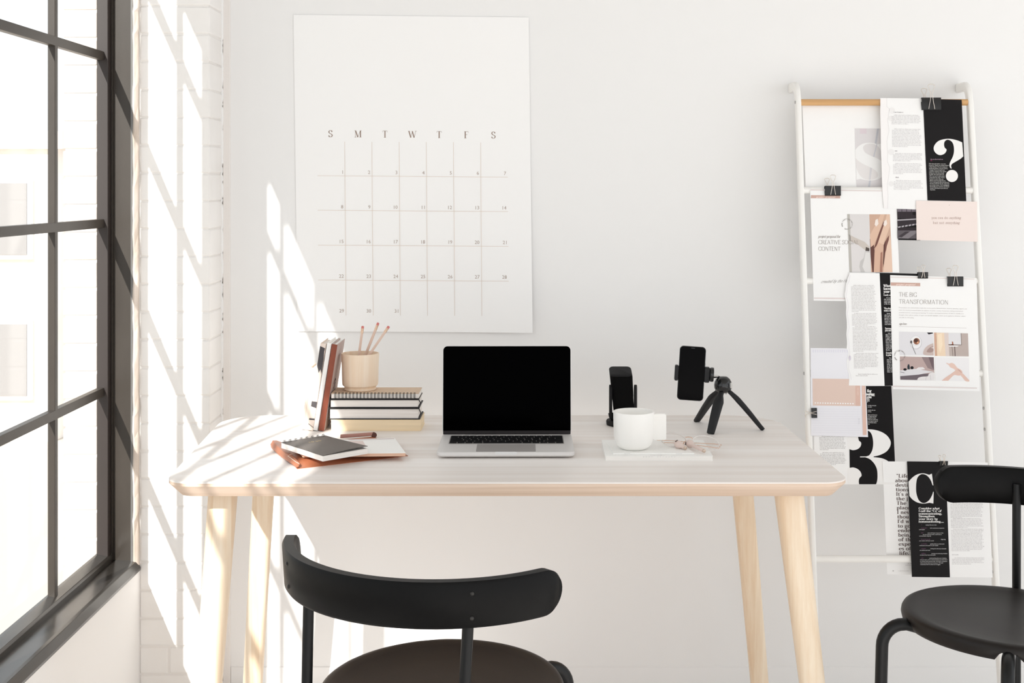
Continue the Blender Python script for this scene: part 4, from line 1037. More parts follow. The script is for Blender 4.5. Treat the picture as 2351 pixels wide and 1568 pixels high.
# ------------------------------------------------------------------ papers on the ladder
WHT, BLK, GRY = (243, 241, 239), (24, 22, 23), (168, 164, 162)
M_blackp = mat('black_paper', srgb(24, 22, 23), .7, spec=.2)
def sheet(name, label, corners, off, m, cat='paper', group='sheets clipped to the ladder', torn=None):
    """corners in order top-left, top-right, bottom-right, bottom-left; hangs in a plane parallel to the ladder"""
    tl, tr, br, bl = corners; n = 26 if callable(off) else 10
    of = off if callable(off) else (lambda y: off)
    L = [(tl[0] + (bl[0] - tl[0]) * k / n, tl[1] + (bl[1] - tl[1]) * k / n) for k in range(n + 1)] if torn is None else torn
    R = [(tr[0] + (br[0] - tr[0]) * k / (len(L) - 1), tr[1] + (br[1] - tr[1]) * k / (len(L) - 1)) for k in range(len(L))]
    c = P((tl[0] + br[0]) / 2, (tl[1] + br[1]) / 2, of((tl[1] + br[1]) / 2))
    t = thing(name, c, label, cat, group)
    vs = []; fs = []
    for o_ in (0, -.00025):
        for a, b in zip(L, R): vs += [P(a[0], a[1], of(a[1]) + o_), P(b[0], b[1], of(b[1]) + o_)]
    k = len(L)
    for i in range(k - 1):
        a = 2 * i; fs.append((a, a + 1, a + 3, a + 2)); a += 2 * k; fs.append((a, a + 2, a + 3, a + 1))
    for i in range(k - 1):
        a = 2 * i; b = a + 2 * k; fs.append((a, a + 2, b + 2, b)); fs.append((a + 1, b + 1, b + 3, a + 3))
    fs.append((0, 2 * k, 2 * k + 1, 1)); e = 2 * (k - 1); fs.append((e, e + 1, e + 1 + 2 * k, e + 2 * k))
    keep(MB().add(vs, fs).build('sheet', m), t)
    def mp(x, y, o): return P(x, y, of(y) + o)
    return t, mp
def crop_pts(pts, sc, ox, oy): return [(ox + x / sc, oy + y / sc) for x, y in pts]

# 1 sheet with the big pale S, behind the first white rung
t, mp = sheet('poster', 'white sheet showing a huge pale letter S on a grey photo', [(1842, 237), (2060, 237), (2061, 436), (1850, 434)], -.0105, M_paper, 'poster')
p = Print(); q = lambda pts: crop_pts(pts, 9.22, 1950, 280)
sm = lambda pts, n=3: [(v.x, v.y) for v in smooth_pts([(a, b, 0) for a, b in pts], n)]
p.poly(q([(115, 135), (900, 140), (900, 1412), (150, 1410)]), (222, 218, 219))
p.poly(q([(220, 140), (365, 140), (365, 250), (225, 250)]), (220, 208, 213), 1); p.poly(q([(582, 142), (632, 142), (436, 1410), (388, 1410)]), (206, 206, 211), 1); p.poly(q([(600, 142), (610, 142), (414, 1410), (406, 1410)]), (184, 184, 192), 2)
p.poly(sm(q([(900, 440), (665, 462), (590, 468), (520, 448), (420, 440), (300, 455), (200, 510), (130, 590), (122, 660), (130, 760)])) + q([(145, 950), (150, 1222), (240, 1205)]) + sm(q([(330, 1228), (430, 1240), (560, 1225), (690, 1165), (900, 1000)])), (241, 240, 239), 3)
p.poly(sm(q([(290, 545), (300, 590), (350, 660), (500, 735), (600, 775), (678, 815), (700, 700), (665, 600), (600, 510), (510, 465), (420, 458), (340, 480), (300, 515)])), (224, 220, 220), 4)
p.poly(sm(q([(130, 762), (200, 830), (320, 903), (450, 963), (560, 1030), (605, 1100), (590, 1170), (520, 1213), (430, 1228), (330, 1212), (240, 1150), (175, 1050), (140, 930)])), (230, 226, 225), 4)
p.poly(q([(575, 462), (592, 468), (528, 745), (500, 733)]), (206, 206, 212), 5); p.poly(q([(440, 962), (482, 975), (448, 1228), (410, 1226)]), (216, 214, 217), 5)
p.build('printed_letter', mp, t)

# 2 creative social content
t, mp = sheet('flyer', 'white flyer headed creative social content, with two photos of hands and feathers', [(1860, 434), (2056, 436), (2068, 694), (1868, 690)], .0100, M_paper, 'flyer')
p = Print(); tan = (206, 172, 160); grey = (146, 136, 130)
p.poly([(1861, 434.5), (2025, 437), (2025, 439.5), (1861, 437.5)], (226, 216, 213)); p.poly([(1862, 448), (1929, 449), (1929, 455.5), (1861.5, 455)], tan)
p.text('project proposal', 1874, 454.2, 4.2, (246, 226, 218), T=.2, t=.12, shear=.25, serif=False, track=.12)
p.poly([(1945, 491.5), (1995.5, 492), (1999.5, 625), (1950, 625)], (222, 218, 217))
p.poly([(1945, 491.5), (1951, 491.5), (1956, 625), (1950, 625)], (190, 186, 180), 1)
p.poly([(1949, 538), (1962, 545), (1985, 555), (1996, 566), (1996, 577), (1986, 574), (1970, 562), (1950, 552)], (205, 196, 188), 1)
p.poly([(1988, 567), (1996, 570), (1996, 577), (1987, 576)], (88, 80, 76), 2)
p.poly([(1986, 577), (1997, 578), (1999.5, 625), (1976, 625), (1973, 612), (1975, 600), (1983, 592)], (200, 197, 195), 2)
p.poly([(1987, 579), (1997, 580), (1999.5, 625), (1986, 625), (1980, 612), (1984, 597)], (224, 221, 219), 3)
p.poly([(1996, 492), (2043, 492), (2049, 625), (2000, 625)], (206, 172, 152))
for pts, c in (([(1997, 548), (2006, 560), (2010, 590), (2007, 625), (2003, 625), (1999, 590)], (104, 72, 66)),
               ([(1997, 540), (2008, 520), (2022, 492), (2031, 492), (2018, 535), (2006, 562), (1999, 568)], (222, 188, 166)),
               ([(2018, 535), (2028, 510), (2033, 505), (2030, 530), (2016, 560), (2006, 572)], (120, 82, 74)),
               ([(2008, 575), (2016, 556), (2028, 556), (2030, 575), (2029, 625), (2006, 625)], (216, 180, 158)),
               ([(2016, 556), (2028, 520), (2036, 492), (2043, 492), (2043, 520), (2034, 545), (2029, 562)], (226, 194, 172)),
               ([(2029, 562), (2036, 548), (2041, 540), (2040, 560), (2032, 580), (2029, 610)], (126, 88, 80)),
               ([(2030, 600), (2036, 565), (2044, 540), (2047, 575), (2049, 625), (2028, 625)], (230, 200, 180)),
               ([(2010, 505), (2015, 502), (2017, 514), (2012, 520), (2008, 516)], (240, 228, 220)), ([(2030, 508), (2035, 504), (2037, 514), (2032, 520), (2028, 516)], (240, 228, 220)),
               ([(2022, 580), (2026, 578), (2026, 625), (2020, 625)], (168, 124, 108)), ([(2029, 565), (2033, 552), (2030, 600), (2027, 615)], (98, 66, 62))):
    p.poly(pts, c, 1); p.layer += 1
p.layer = 5
for k, ch in enumerate('www.reallygreatsite.com'):
    a = math.radians(150 + k * 14.2); r = 10.6
    p.text(ch, 1945 + r * math.cos(a), 514.5 + r * math.sin(a), 3.4, (150, 146, 142), T=.2, t=.14, rot=math.degrees(a) + 90, serif=False)
p.text('project proposal for', 1878.5, 546, 6.2, grey, T=.11, t=.06, shear=.25, wide=.78)
p.text('CREATIVE SOCIAL', 1878.5, 560.5, 9.2, grey, T=.085, t=.05, serif=False, wide=.97, rot=.2)
p.text('CONTENT', 1878.5, 575.5, 9.2, grey, T=.085, t=.05, serif=False, wide=.97, rot=.2)
p.text('created by the Ho', 1884, 650, 7.2, (134, 128, 124), T=.06, t=.05, shear=.85, serif=False, wide=.84, track=.03, rot=-2)
p.poly([(1869, 683), (2040, 685), (2040, 688), (1869, 686)], (226, 214, 212))
p.build('printed_flyer', mp, t)

# 3 magazine page with torn left edge, then the black question mark page
torn = [(2021, 225), (2021, 260), (2022, 300), (2022.5, 340), (2024, 380), (2025, 420), (2027, 455), (2029, 478)]
t, mp = sheet('magazine_page', 'white text page with a torn strip, hanging beside the question mark page', [(2021, 225), (2124, 226), (2133, 482), (2029, 478)], .0120, M_paper, torn=torn)
p = Print()
edge = [(2036, 225), (2036, 245), (2042, 250), (2038, 275), (2041, 300), (2036, 325), (2038, 350), (2037, 370), (2043, 385), (2040, 405), (2037, 425), (2039, 450), (2038, 479)]
p.poly([(2021.4, 225.5)] + edge + [(2029.5, 478)] + torn[::-1][1:-1], (246, 243, 242)); p.ribbon(edge, .9, (226, 223, 223), 1)
for cx_, cy_, r_ in ((2048, 254, 7), (2045, 272, 6), (2046, 349, 7), (2046, 422, 6)): p.circle(cx_, cy_, r_, (239, 237, 236), dl=1)
p.micro(2046.5, 258.8, 2082, 1, 3.2, (150, 144, 148), h=.6, seed=2, rot=.6)
for y0_, n_, x_ in ((265, 7, 2047), (297, 13, 2048), (353, 6, 2050), (376, 8, 2050.5), (415, 7, 2052)): p.micro(x_, y0_, x_ + 68, n_, 3.32, (202, 199, 201), seed=int(y0_), rot=.9, dx=.05)
p.micro(2049.5, 347.5, 2067, 1, 3.2, (150, 144, 148), h=.6, seed=3); p.micro(2051, 408.5, 2085, 1, 3.2, (150, 144, 148), h=.6, seed=4)
p.build('printed_text', mp, t)
t, mp = sheet('question_mark_page', 'black page with a huge white question mark, under the biggest binder clip', [(2119, 227), (2208, 229), (2218.5, 462), (2129.5, 460)], .0128, M_blackp)
p = Print(); q = lambda pts: crop_pts(pts, 5.408, 2020, 190)
sm = lambda pts, n=3: [(v.x, v.y) for v in smooth_pts([(a, b, 0) for a, b in pts], n)]
p.poly(sm(q([(1022, 740), (960, 715), (880, 697), (800, 700), (730, 722), (685, 765), (668, 810), (680, 855), (715, 888), (755, 898), (800, 882), (825, 850), (828, 828)]))
       + sm(q([(826, 824), (806, 805), (797, 770), (805, 730), (835, 708), (868, 714), (900, 740), (918, 790), (920, 860), (905, 920), (880, 970), (865, 1010), (868, 1045), (884, 1067)]))
       + sm(q([(891, 1060), (885, 1030), (900, 1005), (950, 975), (1000, 945), (1036, 914)])), WHT)
p.circle(*q([(895, 1157)])[0], 75 / 5.408, WHT, n=36)
lines = ["Think about this before - you were", "focused on \"fixing\" your website without", "a clear direction. You were trying one", "size-fits-all solutions. You were sharing", "messages that you thought your", "customers wanted to hear without", "being sure what they actually", "thought. Now think about the", "after, once you've taken action", "using these five steps. You're", "focused on what makes you", "different and how people find you.", "You're claiming the skills that make you", "the best choice for this job, rather than", "just another choice. You're highlighting", "the benefits your customers care about", "instead of the features you think are", "important."]
ws = [210, 246, 228, 230, 196, 214, 186, 184, 190, 188, 172, 200, 238, 244, 240, 238, 222, 66]
for i, (l, w) in enumerate(zip(lines, ws)):
    x, y = q([(608 + i * .9, 1010 + i * 19.0)])[0]; sans(p, l, x, y, 2.35, (214, 212, 210), rot=.7, bold=.008, width=w / 5.408)
p.micro(2131.8, 366.8, 2174, 1, 3, (176, 150, 166), h=.5, seed=8); p.micro(2131.8, 369.6, 2150, 1, 3, (170, 60, 110), h=.5, seed=9)
p.build('printed_question_mark', mp, t)

# 4 pink quote card and the dark photo
t, mp = sheet('road_photo', 'small dark photo of a road and railing, tucked beside the pink card', [(2059.5, 480), (2112, 480), (2113, 552), (2062, 551)], .0112, M_blackp, 'photo')
p = Print()
for y0_, y1_, c in ((480.3, 486, (120, 112, 120)), (486, 501, (56, 50, 54)), (501, 504, (170, 165, 170)), (504, 515, (58, 52, 56)), (522, 529, (52, 46, 50)), (529, 548, (98, 92, 96))):
    p.poly([(2060.2, y0_ + (3 if 500 < y0_ < 516 else 0)), (2110, y0_), (2110, y1_), (2060.6, y1_ + (3 if 500 < y0_ < 516 else 0))], c); p.layer += 1
for k in range(6): p.poly([(2062 + 8 * k, 520 - k * 1.3), (2068 + 8 * k, 518.8 - k * 1.3), (2068 + 8 * k, 522 - k * 1.3), (2062 + 8 * k, 523.4 - k * 1.3)], (176, 170, 176))
for x in (2070, 2081, 2092): p.rect(x, 480.4, x + 1.2, 502, (60, 54, 58), 1)
p.poly([(2063, 546), (2085, 531), (2104, 529), (2104, 535), (2085, 548)], (130, 124, 128), 1); p.poly([(2062, 543), (2078, 532), (2090, 531), (2070, 545)], (70, 64, 68), 2)
p.circle(2099, 490, 4, (36, 32, 34), dl=2)
p.build('printed_photo', mp, t)
t, mp = sheet('quote_card', 'blush pink card reading you can do anything but not everything', [(2103, 460.5), (2243, 463), (2244.5, 555), (2104.5, 551)], .0142, mat('blush_card', srgb(240, 226, 220), .75, spec=.2), 'card')
p = Print(); c = (198, 176, 168)
def ctext(txt1, txt2, x, y, cap, rot): 
    w = p.text(txt1, x, y, cap, c, T=.17, t=.08, track=.16, rot=rot, wide=.9); p.text(txt2, x + w * math.cos(math.radians(rot)), y + w * math.sin(math.radians(rot)), cap, c, T=.17, t=.08, track=.10, shear=.25, rot=rot, wide=.86)
ctext('you can do ', 'anything', 2139, 502.5, 5.6, .3); ctext('but not ', 'everything', 2142.5, 514, 5.6, .3)
p.circle(2179.5, 471, .6, (120, 104, 100))
p.build('printed_quote', mp, t)

# 5 planner sheets behind, black three page, white text page
torn = [(1867, 886), (1868, 940), (1869, 1000), (1870, 1060), (1872, 1112)]
t, mp = sheet('number_three_page', 'magazine spread with a huge black and white numeral three, behind the peach planner', [(1864, 886), (2046, 886), (2057, 1112), (1870, 1112)], .0105, M_paper, torn=torn)
p = Print(); q = lambda pts: crop_pts(pts, 6.029, 1840, 860)
p.poly(q([(650, 160), (1245, 157), (1262, 500), (1295, 1205), (1312, 1518), (672, 1518)]), BLK)
p.poly(sm(q([(880, 757), (925, 757), (1000, 762), (1100, 790), (1180, 840), (1225, 900), (1237, 950), (1220, 1010), (1170, 1070), (1080, 1115), (980, 1135), (900, 1136)])) + sm(q([(898, 1132), (940, 1115), (975, 1060), (990, 1000), (993, 930), (980, 850), (955, 800), (925, 778), (885, 770)])), WHT, 1)
p.poly(q([(620, 800), (780, 800), (785, 870)]) + sm(q([(785, 870), (797, 915), (825, 940), (820, 990), (780, 1030), (720, 1046), (680, 1038), (658, 1026)])) + q([(640, 1000)]), WHT, 1)
p.poly(q([(812, 1133), (1000, 1132), (1000, 1142), (812, 1145)]), WHT, 2)
p.poly(sm(q([(880, 1141), (1000, 1143), (1100, 1155), (1170, 1180), (1215, 1210)])) + q([(1296, 1210), (1313, 1519), (1033, 1519)]) + sm(q([(1033, 1519), (1048, 1470), (1053, 1400), (1045, 1310), (1010, 1235), (950, 1172), (880, 1143)])), WHT, 1)
p.poly(q([(640, 1290)]) + sm(q([(670, 1290), (720, 1285), (780, 1308), (820, 1350), (832, 1400), (805, 1430), (794, 1470), (798, 1519)])) + q([(640, 1519)]), WHT, 1)
p.text('for', 1991, 900.5, 6.6, (236, 234, 232), T=.3, t=.06, wide=.95); p.text('anting', 1988.5, 907.6, 6.4, (236, 234, 232), T=.3, t=.06, wide=.9)
p.text('gin"', 1990.5, 914.2, 6.4, (236, 234, 232), T=.3, t=.06); p.text('y:', 1991, 921, 6.4, (236, 234, 232), T=.3, t=.06)
for i, (tx, w) in enumerate((('to make sure you', 116), ('don\'t sell it.', 56), ('', 0), ('people who can', 104), ('journey.', 50), ('', 0), ('figure out how you', 128), ('to make sure you', 118), ('going from. If you', 108), ('with you need and', 134), ('your space in case of', 134), ('any friends about', 116), ('them.', 22))):
    if tx: x, y = q([(918 + i * .4, 433 + i * 21.6)])[0]; sans(p, tx, x, y, 2.5, (222, 220, 218), rot=.8, bold=.008, width=w / 6.029)
p.micro(1881, 1002.5, 1940, 20, 3.4, (180, 177, 177), seed=31, gaps=(10,), rot=.4, dx=.16)
p.micro(1884, 1086, 1938, 1, 3, (170, 168, 168), seed=32)
p.build('printed_numeral', mp, t)
t, mp = sheet('planner_sheet', 'planner page with a dotted peach block, held by the sideways clip on the left rail', [(1861, 799), (1984, 800), (1993, 1003.5), (1862, 1000)], .0140, mat('lilac_white_paper', srgb(236, 235, 240), .8, spec=.2), 'planner page')
p = Print(); q = lambda pts: crop_pts(pts, 6.029, 1840, 860)
p.poly(q([(152, 55), (812, 62), (818, 434), (158, 428)]), (226, 202, 190)); p.poly(q([(742, 62), (812, 62), (818, 434), (750, 433)]), (222, 188, 174), 1)
p.poly(q([(832, 120), (882, 120), (903, 837), (850, 837)]), (226, 192, 178))
for k in range(16): p.circle(*q([(193 + k * 34.7, 392 + k * .7)])[0], 1.75, (246, 242, 242), dl=2, n=12)
p.text('WEEKLY PLANNER', 1980.5, 862, 4, (240, 222, 214), T=.14, t=.08, rot=91, wide=.95, track=.1, dl=2)
p.text('DO LIST', 1968.3, 890, 3.4, (238, 216, 206), T=.14, t=.08, rot=91, track=.1, dl=2); p.text('NOTES', 1970.5, 960, 3.2, (206, 204, 208), T=.12, t=.08, rot=91, track=.1)
for k in range(11): p.line(1866, 939 + k * 5.4, 1975, 940 + k * 5.4, .45, (224, 223, 230))
p.line(1978.5, 934, 1981, 999, .5, (214, 212, 220)); 
for k in range(18): p.rect(1866 + k * 5.2, 803, 1868 + k * 5.2, 809, (226, 224, 234))
p.build('printed_planner', mp, t)

# 6 black What to know page, torn white column page in front, THE BIG TRANSFORMATION
t, mp = sheet('advice_page', 'black page of white advice text showing as a strip behind the transformation flyer', [(2010, 626), (2131, 629), (2139, 884), (2022, 886)], .0130, M_blackp)
p = Print(); w_ = (232, 230, 228)
for i, s_ in enumerate(('What', 'know', 'your')): p.text(s_, 2028.5 + i * .15, 658.8 + i * 6.6, 6.0, w_, T=.3, t=.06, wide=.95)
p.text('Family and', 2028.8, 679, 3.6, w_, T=.22, t=.1, wide=.9)
for y, s_ in ((710, '"Do what'), (715, 'work a day')): p.text(s_, 2029.5, y, 4.2, w_, T=.25, t=.1, wide=.8)
for y, s_ in ((756, 'Surround'), (760.5, 'you and')): p.text(s_, 2032, y, 4.2, w_, T=.25, t=.1, wide=.8)
for y, s_ in ((812, 'Everybody'), (817, 'is your')): p.text(s_, 2034.5, y, 4.2, w_, T=.25, t=.1, wide=.8)
for x, y, n_ in ((2029.5, 685, 5), (2030.5, 721, 8), (2033, 766, 12), (2036, 823, 10)): p.micro(x, y, x + 32, n_, 3.55, (214, 212, 212), h=.5, seed=int(y), dx=.12)
p.build('printed_advice', mp, t)
r = random.Random(21)
torn = [(1950, 626)] + [(x, y) for x, y in ((1949.5, 632), (1946, 638), (1944.5, 646), (1941.5, 655), (1941, 668), (1938.5, 674), (1939.5, 681), (1942, 690), (1943, 705), (1942, 720), (1944, 735), (1944.5, 752), (1943, 768), (1945, 785), (1944, 800), (1948, 808), (1947, 818), (1944, 830), (1945.5, 848), (1949, 860), (1949.5, 872))] + [(1949, 885)]
t, mp = sheet('torn_text_page', 'white page of tiny text, its left edge ragged, overlapping the flyer of hands', [(1950, 626), (2019.5, 627), (2031, 886), (1949, 885)], .0146, M_paper, torn=torn)
p = Print()
p.ribbon([(x + 3 + (i % 3), y) for i, (x, y) in enumerate(torn[1:-1])], 1.0, (232, 229, 233))
for y0_, n_, x_ in ((656, 19, 1954), (720.5, 9, 1956), (750.5, 18, 1957.5), (812, 11, 1960)): p.micro(x_, y0_, x_ + 57, n_, 3.32, (196, 192, 192), seed=int(y0_) + 5, rot=.3, dx=.09)
p.micro(1965, 860, 2018, 2, 3.4, (186, 182, 182), seed=77); p.circle(1951, 822, 3, (224, 218, 228), 6)
p.build('printed_text', mp, t)
t, mp = sheet('transformation_flyer', 'white flyer headed the big transformation with four small photos', [(2043.5, 631.5), (2242, 638), (2249.5, 898), (2050, 893.5)], .0154, M_paper, 'flyer')
p = Print(); q = lambda pts: crop_pts(pts, 5.6, 2030, 620)
p.poly(q([(80, 84), (1162, 110), (1162, 122), (82, 97)]), (230, 221, 218)); p.poly(q([(84, 158), (462, 166), (464, 208), (86, 200)]), tan)
p.text('project proposal', 2057.5, 654.6, 4.2, (246, 226, 218), T=.2, t=.12, shear=.25, serif=False, track=.12, rot=1)
p.text('THE BIG', 2063.5, 680.8, 9.8, grey, T=.085, t=.05, serif=False, wide=.93, rot=1)
p.text('TRANSFORMATION', 2063.5, 697, 9.8, grey, T=.085, t=.05, serif=False, wide=1.04, rot=1)
for i, (l, w) in enumerate((('Presentations are communication tools that can be used as demonstrations, lectures, speeches, reports, and', 156), ('more. It is mostly presented before an audience. It serves a variety of purposes, making presentations', 147.5), ('powerful tools for convincing and teaching. To create a stunning presentation, it\'s best to simplify your', 149), ('thoughts. Start with an outline of topics and identify highlights, which can be applied to whatever subject', 153), ('you plan on discussing.', 34))):
    sans(p, l, 2063.5 + i * .15, 707.2 + i * 5.65, 2.3, (176, 168, 166), rot=1.05, width=w)
p.text('sign here', 2064, 745.5, 4.8, grey, T=.12, t=.06, shear=.3, wide=.75, rot=1)
p.line(2064, 749.3, 2219, 753.3, .7, (206, 200, 198))
# photo one: coffee
p.layer = 2; p.poly(q([(192, 792), (627, 803), (637, 1098), (200, 1093)]), (226, 224, 227))
p.poly(q([(550, 803), (627, 804), (627, 815), (570, 828)]), (40, 38, 42), 1); p.circle(*q([(408, 932)])[0], 14, (208, 206, 209), 16, dl=1); p.circle(*q([(406, 928)])[0], 12.6, (238, 237, 238), 14.6, dl=2)
p.circle(*q([(412, 915)])[0], 9.4, (214, 212, 213), 10.2, dl=3); p.circle(*q([(412, 912)])[0], 9.0, (244, 243, 243), 9.6, dl=4); p.circle(*q([(416, 916)])[0], 7.4, (150, 104, 84), 7.6, dl=5); p.circle(*q([(408, 905)])[0], 4.6, (86, 62, 54), 4.6, dl=6); p.circle(*q([(432, 932)])[0], 2.4, (224, 168, 136), dl=6)
p.circle(*q([(348, 925)])[0], 2.2, (96, 92, 92), 3.6, dl=5); p.ribbon(q([(352, 940), (375, 1010), (406, 1082)]), 1.1, (120, 116, 116), 5)
p.poly(sm(q([(632, 940), (570, 965), (520, 1010), (500, 1075), (540, 1095), (637, 1097)])), (204, 186, 180), 2); p.poly(sm(q([(632, 975), (580, 1000), (545, 1050), (600, 1060), (636, 1040)])), (170, 146, 140), 3); p.poly(q([(600, 1000), (634, 985), (634, 1010)]), (222, 208, 202), 4)
# photo two: easel
p.poly(q([(641, 804), (1077, 814), (1087, 1110), (650, 1103)]), (190, 176, 170))
p.poly(q([(641, 804), (670, 805), (680, 1104), (650, 1103)]), (212, 172, 150), 1); p.poly(q([(665, 805), (770, 807), (790, 1106), (676, 1104)]), (238, 214, 188), 1); p.poly(q([(690, 830), (740, 810), (750, 960), (720, 1070), (700, 1000)]), (246, 226, 200), 2)
p.poly(q([(770, 807), (826, 808), (838, 1107), (790, 1106)]), (222, 208, 202), 1); p.poly(q([(826, 808), (985, 812), (990, 958), (830, 955)]), (226, 224, 226), 2); p.ribbon(q([(988, 812), (995, 962), (825, 958)]), 1.1, (96, 80, 72), 3)
p.poly(q([(826, 968), (960, 972), (940, 985), (840, 985)]), (236, 234, 234), 3); p.poly(q([(828, 958), (890, 950), (895, 968), (830, 966)]), (104, 72, 62), 4); p.poly(q([(870, 918), (886, 922), (890, 955), (872, 950)]), (170, 110, 88), 4)
p.ribbon(q([(872, 985), (884, 1107)]), 1.0, (120, 104, 98), 3); p.ribbon(q([(906, 985), (912, 1108)]), 1.6, (88, 74, 70), 3)
# photo three: desk corner
p.poly(q([(202, 1110), (637, 1121), (648, 1418), (208, 1410)]), (190, 168, 164)); p.poly(q([(480, 1117), (637, 1121), (642, 1290), (560, 1260)]), (150, 132, 132), 1); p.poly(q([(570, 1119), (637, 1121), (641, 1285), (612, 1240)]), (116, 100, 104), 2)
p.poly(q([(206, 1362), (440, 1335), (646, 1330), (648, 1418), (208, 1410)]), (112, 102, 108), 2); p.poly(q([(204, 1290), (400, 1270), (640, 1308), (440, 1345), (206, 1364)]), (222, 220, 223), 3)
p.circle(*q([(268, 1278)])[0], 4.0, (38, 36, 40), 2.8, dl=4); p.circle(*q([(358, 1256)])[0], 3.7, (34, 32, 36), 3.5, dl=4); p.poly(q([(300, 1276), (298, 1240), (306, 1212), (322, 1212), (328, 1240), (330, 1276)]), (52, 60, 66), 4)
p.poly(q([(410, 1272), (440, 1250), (500, 1248), (528, 1275), (430, 1285)]), (230, 226, 226), 4); p.ribbon(q([(205, 1310), (260, 1322)]), .9, (90, 84, 90), 4)
p.poly(sm(q([(424, 1412), (440, 1385), (490, 1370), (560, 1365), (570, 1340), (600, 1320), (645, 1325), (648, 1418)])), (230, 226, 226), 4); p.ribbon(q([(540, 1372), (535, 1414)]), .8, (196, 192, 194), 5); p.ribbon(q([(590, 1350), (600, 1414)]), .8, (196, 192, 194), 5)
# photo four: two forearms
p.poly(q([(655, 1122), (1088, 1130), (1097, 1428), (660, 1420)]), (238, 236, 237), -1)
p.poly(sm(q([(795, 1192), (812, 1196), (835, 1202), (870, 1193), (905, 1212), (935, 1250), (960, 1270), (1000, 1300), (990, 1340), (930, 1300), (890, 1268), (850, 1250), (828, 1220), (805, 1206)])), (230, 200, 188), 2)
p.poly(sm(q([(738, 1422), (790, 1380), (850, 1340), (905, 1300), (945, 1270), (975, 1275), (1003, 1305), (1000, 1340), (960, 1358), (900, 1350), (850, 1395), (825, 1422)])), (226, 194, 182), 3)
p.poly(sm(q([(975, 1345), (1003, 1325), (1060, 1380), (1098, 1428), (1048, 1428), (1010, 1385)])), (228, 197, 185), 2)
for k in range(3): p.ribbon(q([(948 + k * 16, 1282 + k * 14), (972 + k * 12, 1292 + k * 12)]), .8, (180, 130, 118), 5)
p.layer = 10
for k, ch in enumerate('www.reallygreatsite.com'):
    a = math.radians(120 + k * 14.2); r_ = 10.6
    p.text(ch, 2065.5 + r_ * math.cos(a), 816.5 + r_ * math.sin(a), 3.4, (150, 142, 140), T=.2, t=.14, rot=math.degrees(a) + 90, serif=False)
p.poly([(2050.5, 885.5), (2243, 889.8), (2243, 892.3), (2050.5, 888)], (228, 218, 216))
p.build('printed_flyer', mp, t)

# 7 lower sheets
t, mp = sheet('life_quote_page', 'white page with bold serif quote about life, its foot tucked behind the lowest white rung', [(2026, 1059), (2110, 1060), (2122, 1320), (2037, 1318.5)], (lambda y: .0118 - .0220 * (lambda t: t * t * (3 - 2 * t))(min(1, max(0, (y - 1085) / 180)))), M_paper)
p = Print(); dk = (92, 76, 72)
for i, s_ in enumerate(('"Life', 'about', 'destina', 'tions.', "It's all", 'the jou', 'The', 'places', 'I never', 'though', "I'd wan", 'to go', 'ended', 'being', 'of the', 'experi', 'es of', 'life."')):
    x = 2055.2 + i * .55 + (3 if i == 0 else 0); p.text(s_, x, 1096.4 + i * 10.42, 7.9 , dk, T=.24, t=.07, wide=1.28, track=.08, maxx=2090)
p.line(2028, 1290, 2110, 1291, .5, (222, 220, 218)); sans(p, '28', 2049, 1311.5, 2.2, (150, 146, 146), bold=.03); p.micro(2058, 1311.5, 2100, 1, 3, (206, 204, 204), seed=5); p.micro(2079, 1295, 2110, 2, 3.2, (190, 186, 186), seed=6)
p.build('printed_quote', mp, t)
t, mp = sheet('back_text_page', 'white page of small grey text, partly hidden by the right chair\'s backrest', [(2168, 1060), (2268, 1062), (2279, 1326), (2178, 1325)], .0140, M_paper)
p = Print()
for y0_, n_, x_ in ((1088, 20, 2180), (1155.5, 11, 2182), (1191.5, 7, 2183), (1215.5, 16, 2183.5)): p.micro(x_, y0_, x_ + 75, n_, 3.3 if n_ != 11 else 3.35, (202, 199, 200), seed=int(y0_) + 9, rot=.3, dx=.08)
sans(p, 'GET IN LINE', 2185.5, 1274.5, 2.0, (150, 146, 150)); p.micro(2186, 1281.5, 2260, 5, 3.5, (206, 203, 204), seed=91, rot=.3)
p.build('printed_text', mp, t)
t, mp = sheet('letter_page', 'black page with a huge white letter C, clipped behind the right chair', [(2082.5, 1059), (2171, 1060), (2181, 1325.5), (2093.5, 1324.5)], .0148, M_blackp)
p = Print(); q = lambda pts: crop_pts(pts, 5.227, 2030, 1040)
p.poly(q([(572, 248), (540, 261)]) + sm(q([(540, 261), (470, 244), (400, 255), (340, 293), (292, 345)])) + q([(303, 515)]) + sm(q([(303, 515), (340, 558), (400, 594), (470, 607), (545, 597)])) + q([(590, 607), (594, 465), (587, 465)]) + sm(q([(587, 468), (572, 512), (540, 565), (495, 597), (455, 597), (415, 565), (390, 500), (382, 430), (386, 350), (400, 295), (430, 262), (465, 253), (512, 270), (555, 320), (580, 385)])) + q([(590, 390)]), WHT)
for i, (s_, w) in enumerate((('Consider what', 252), ('I call the "Cs" of', 272), ('communicating.', 280), ('Strengthen', 192), ('your story by', 232), ('communicating....', 302))):
    tw = sum(G[ch][0] for ch in s_) ; x, y = q([(414, 676 + i * 31.6)])[0]
    p.text(s_, x, y, 4.7, (238, 236, 234), T=.3, t=.06, wide=w / 5.227 / 4.7 / tw)
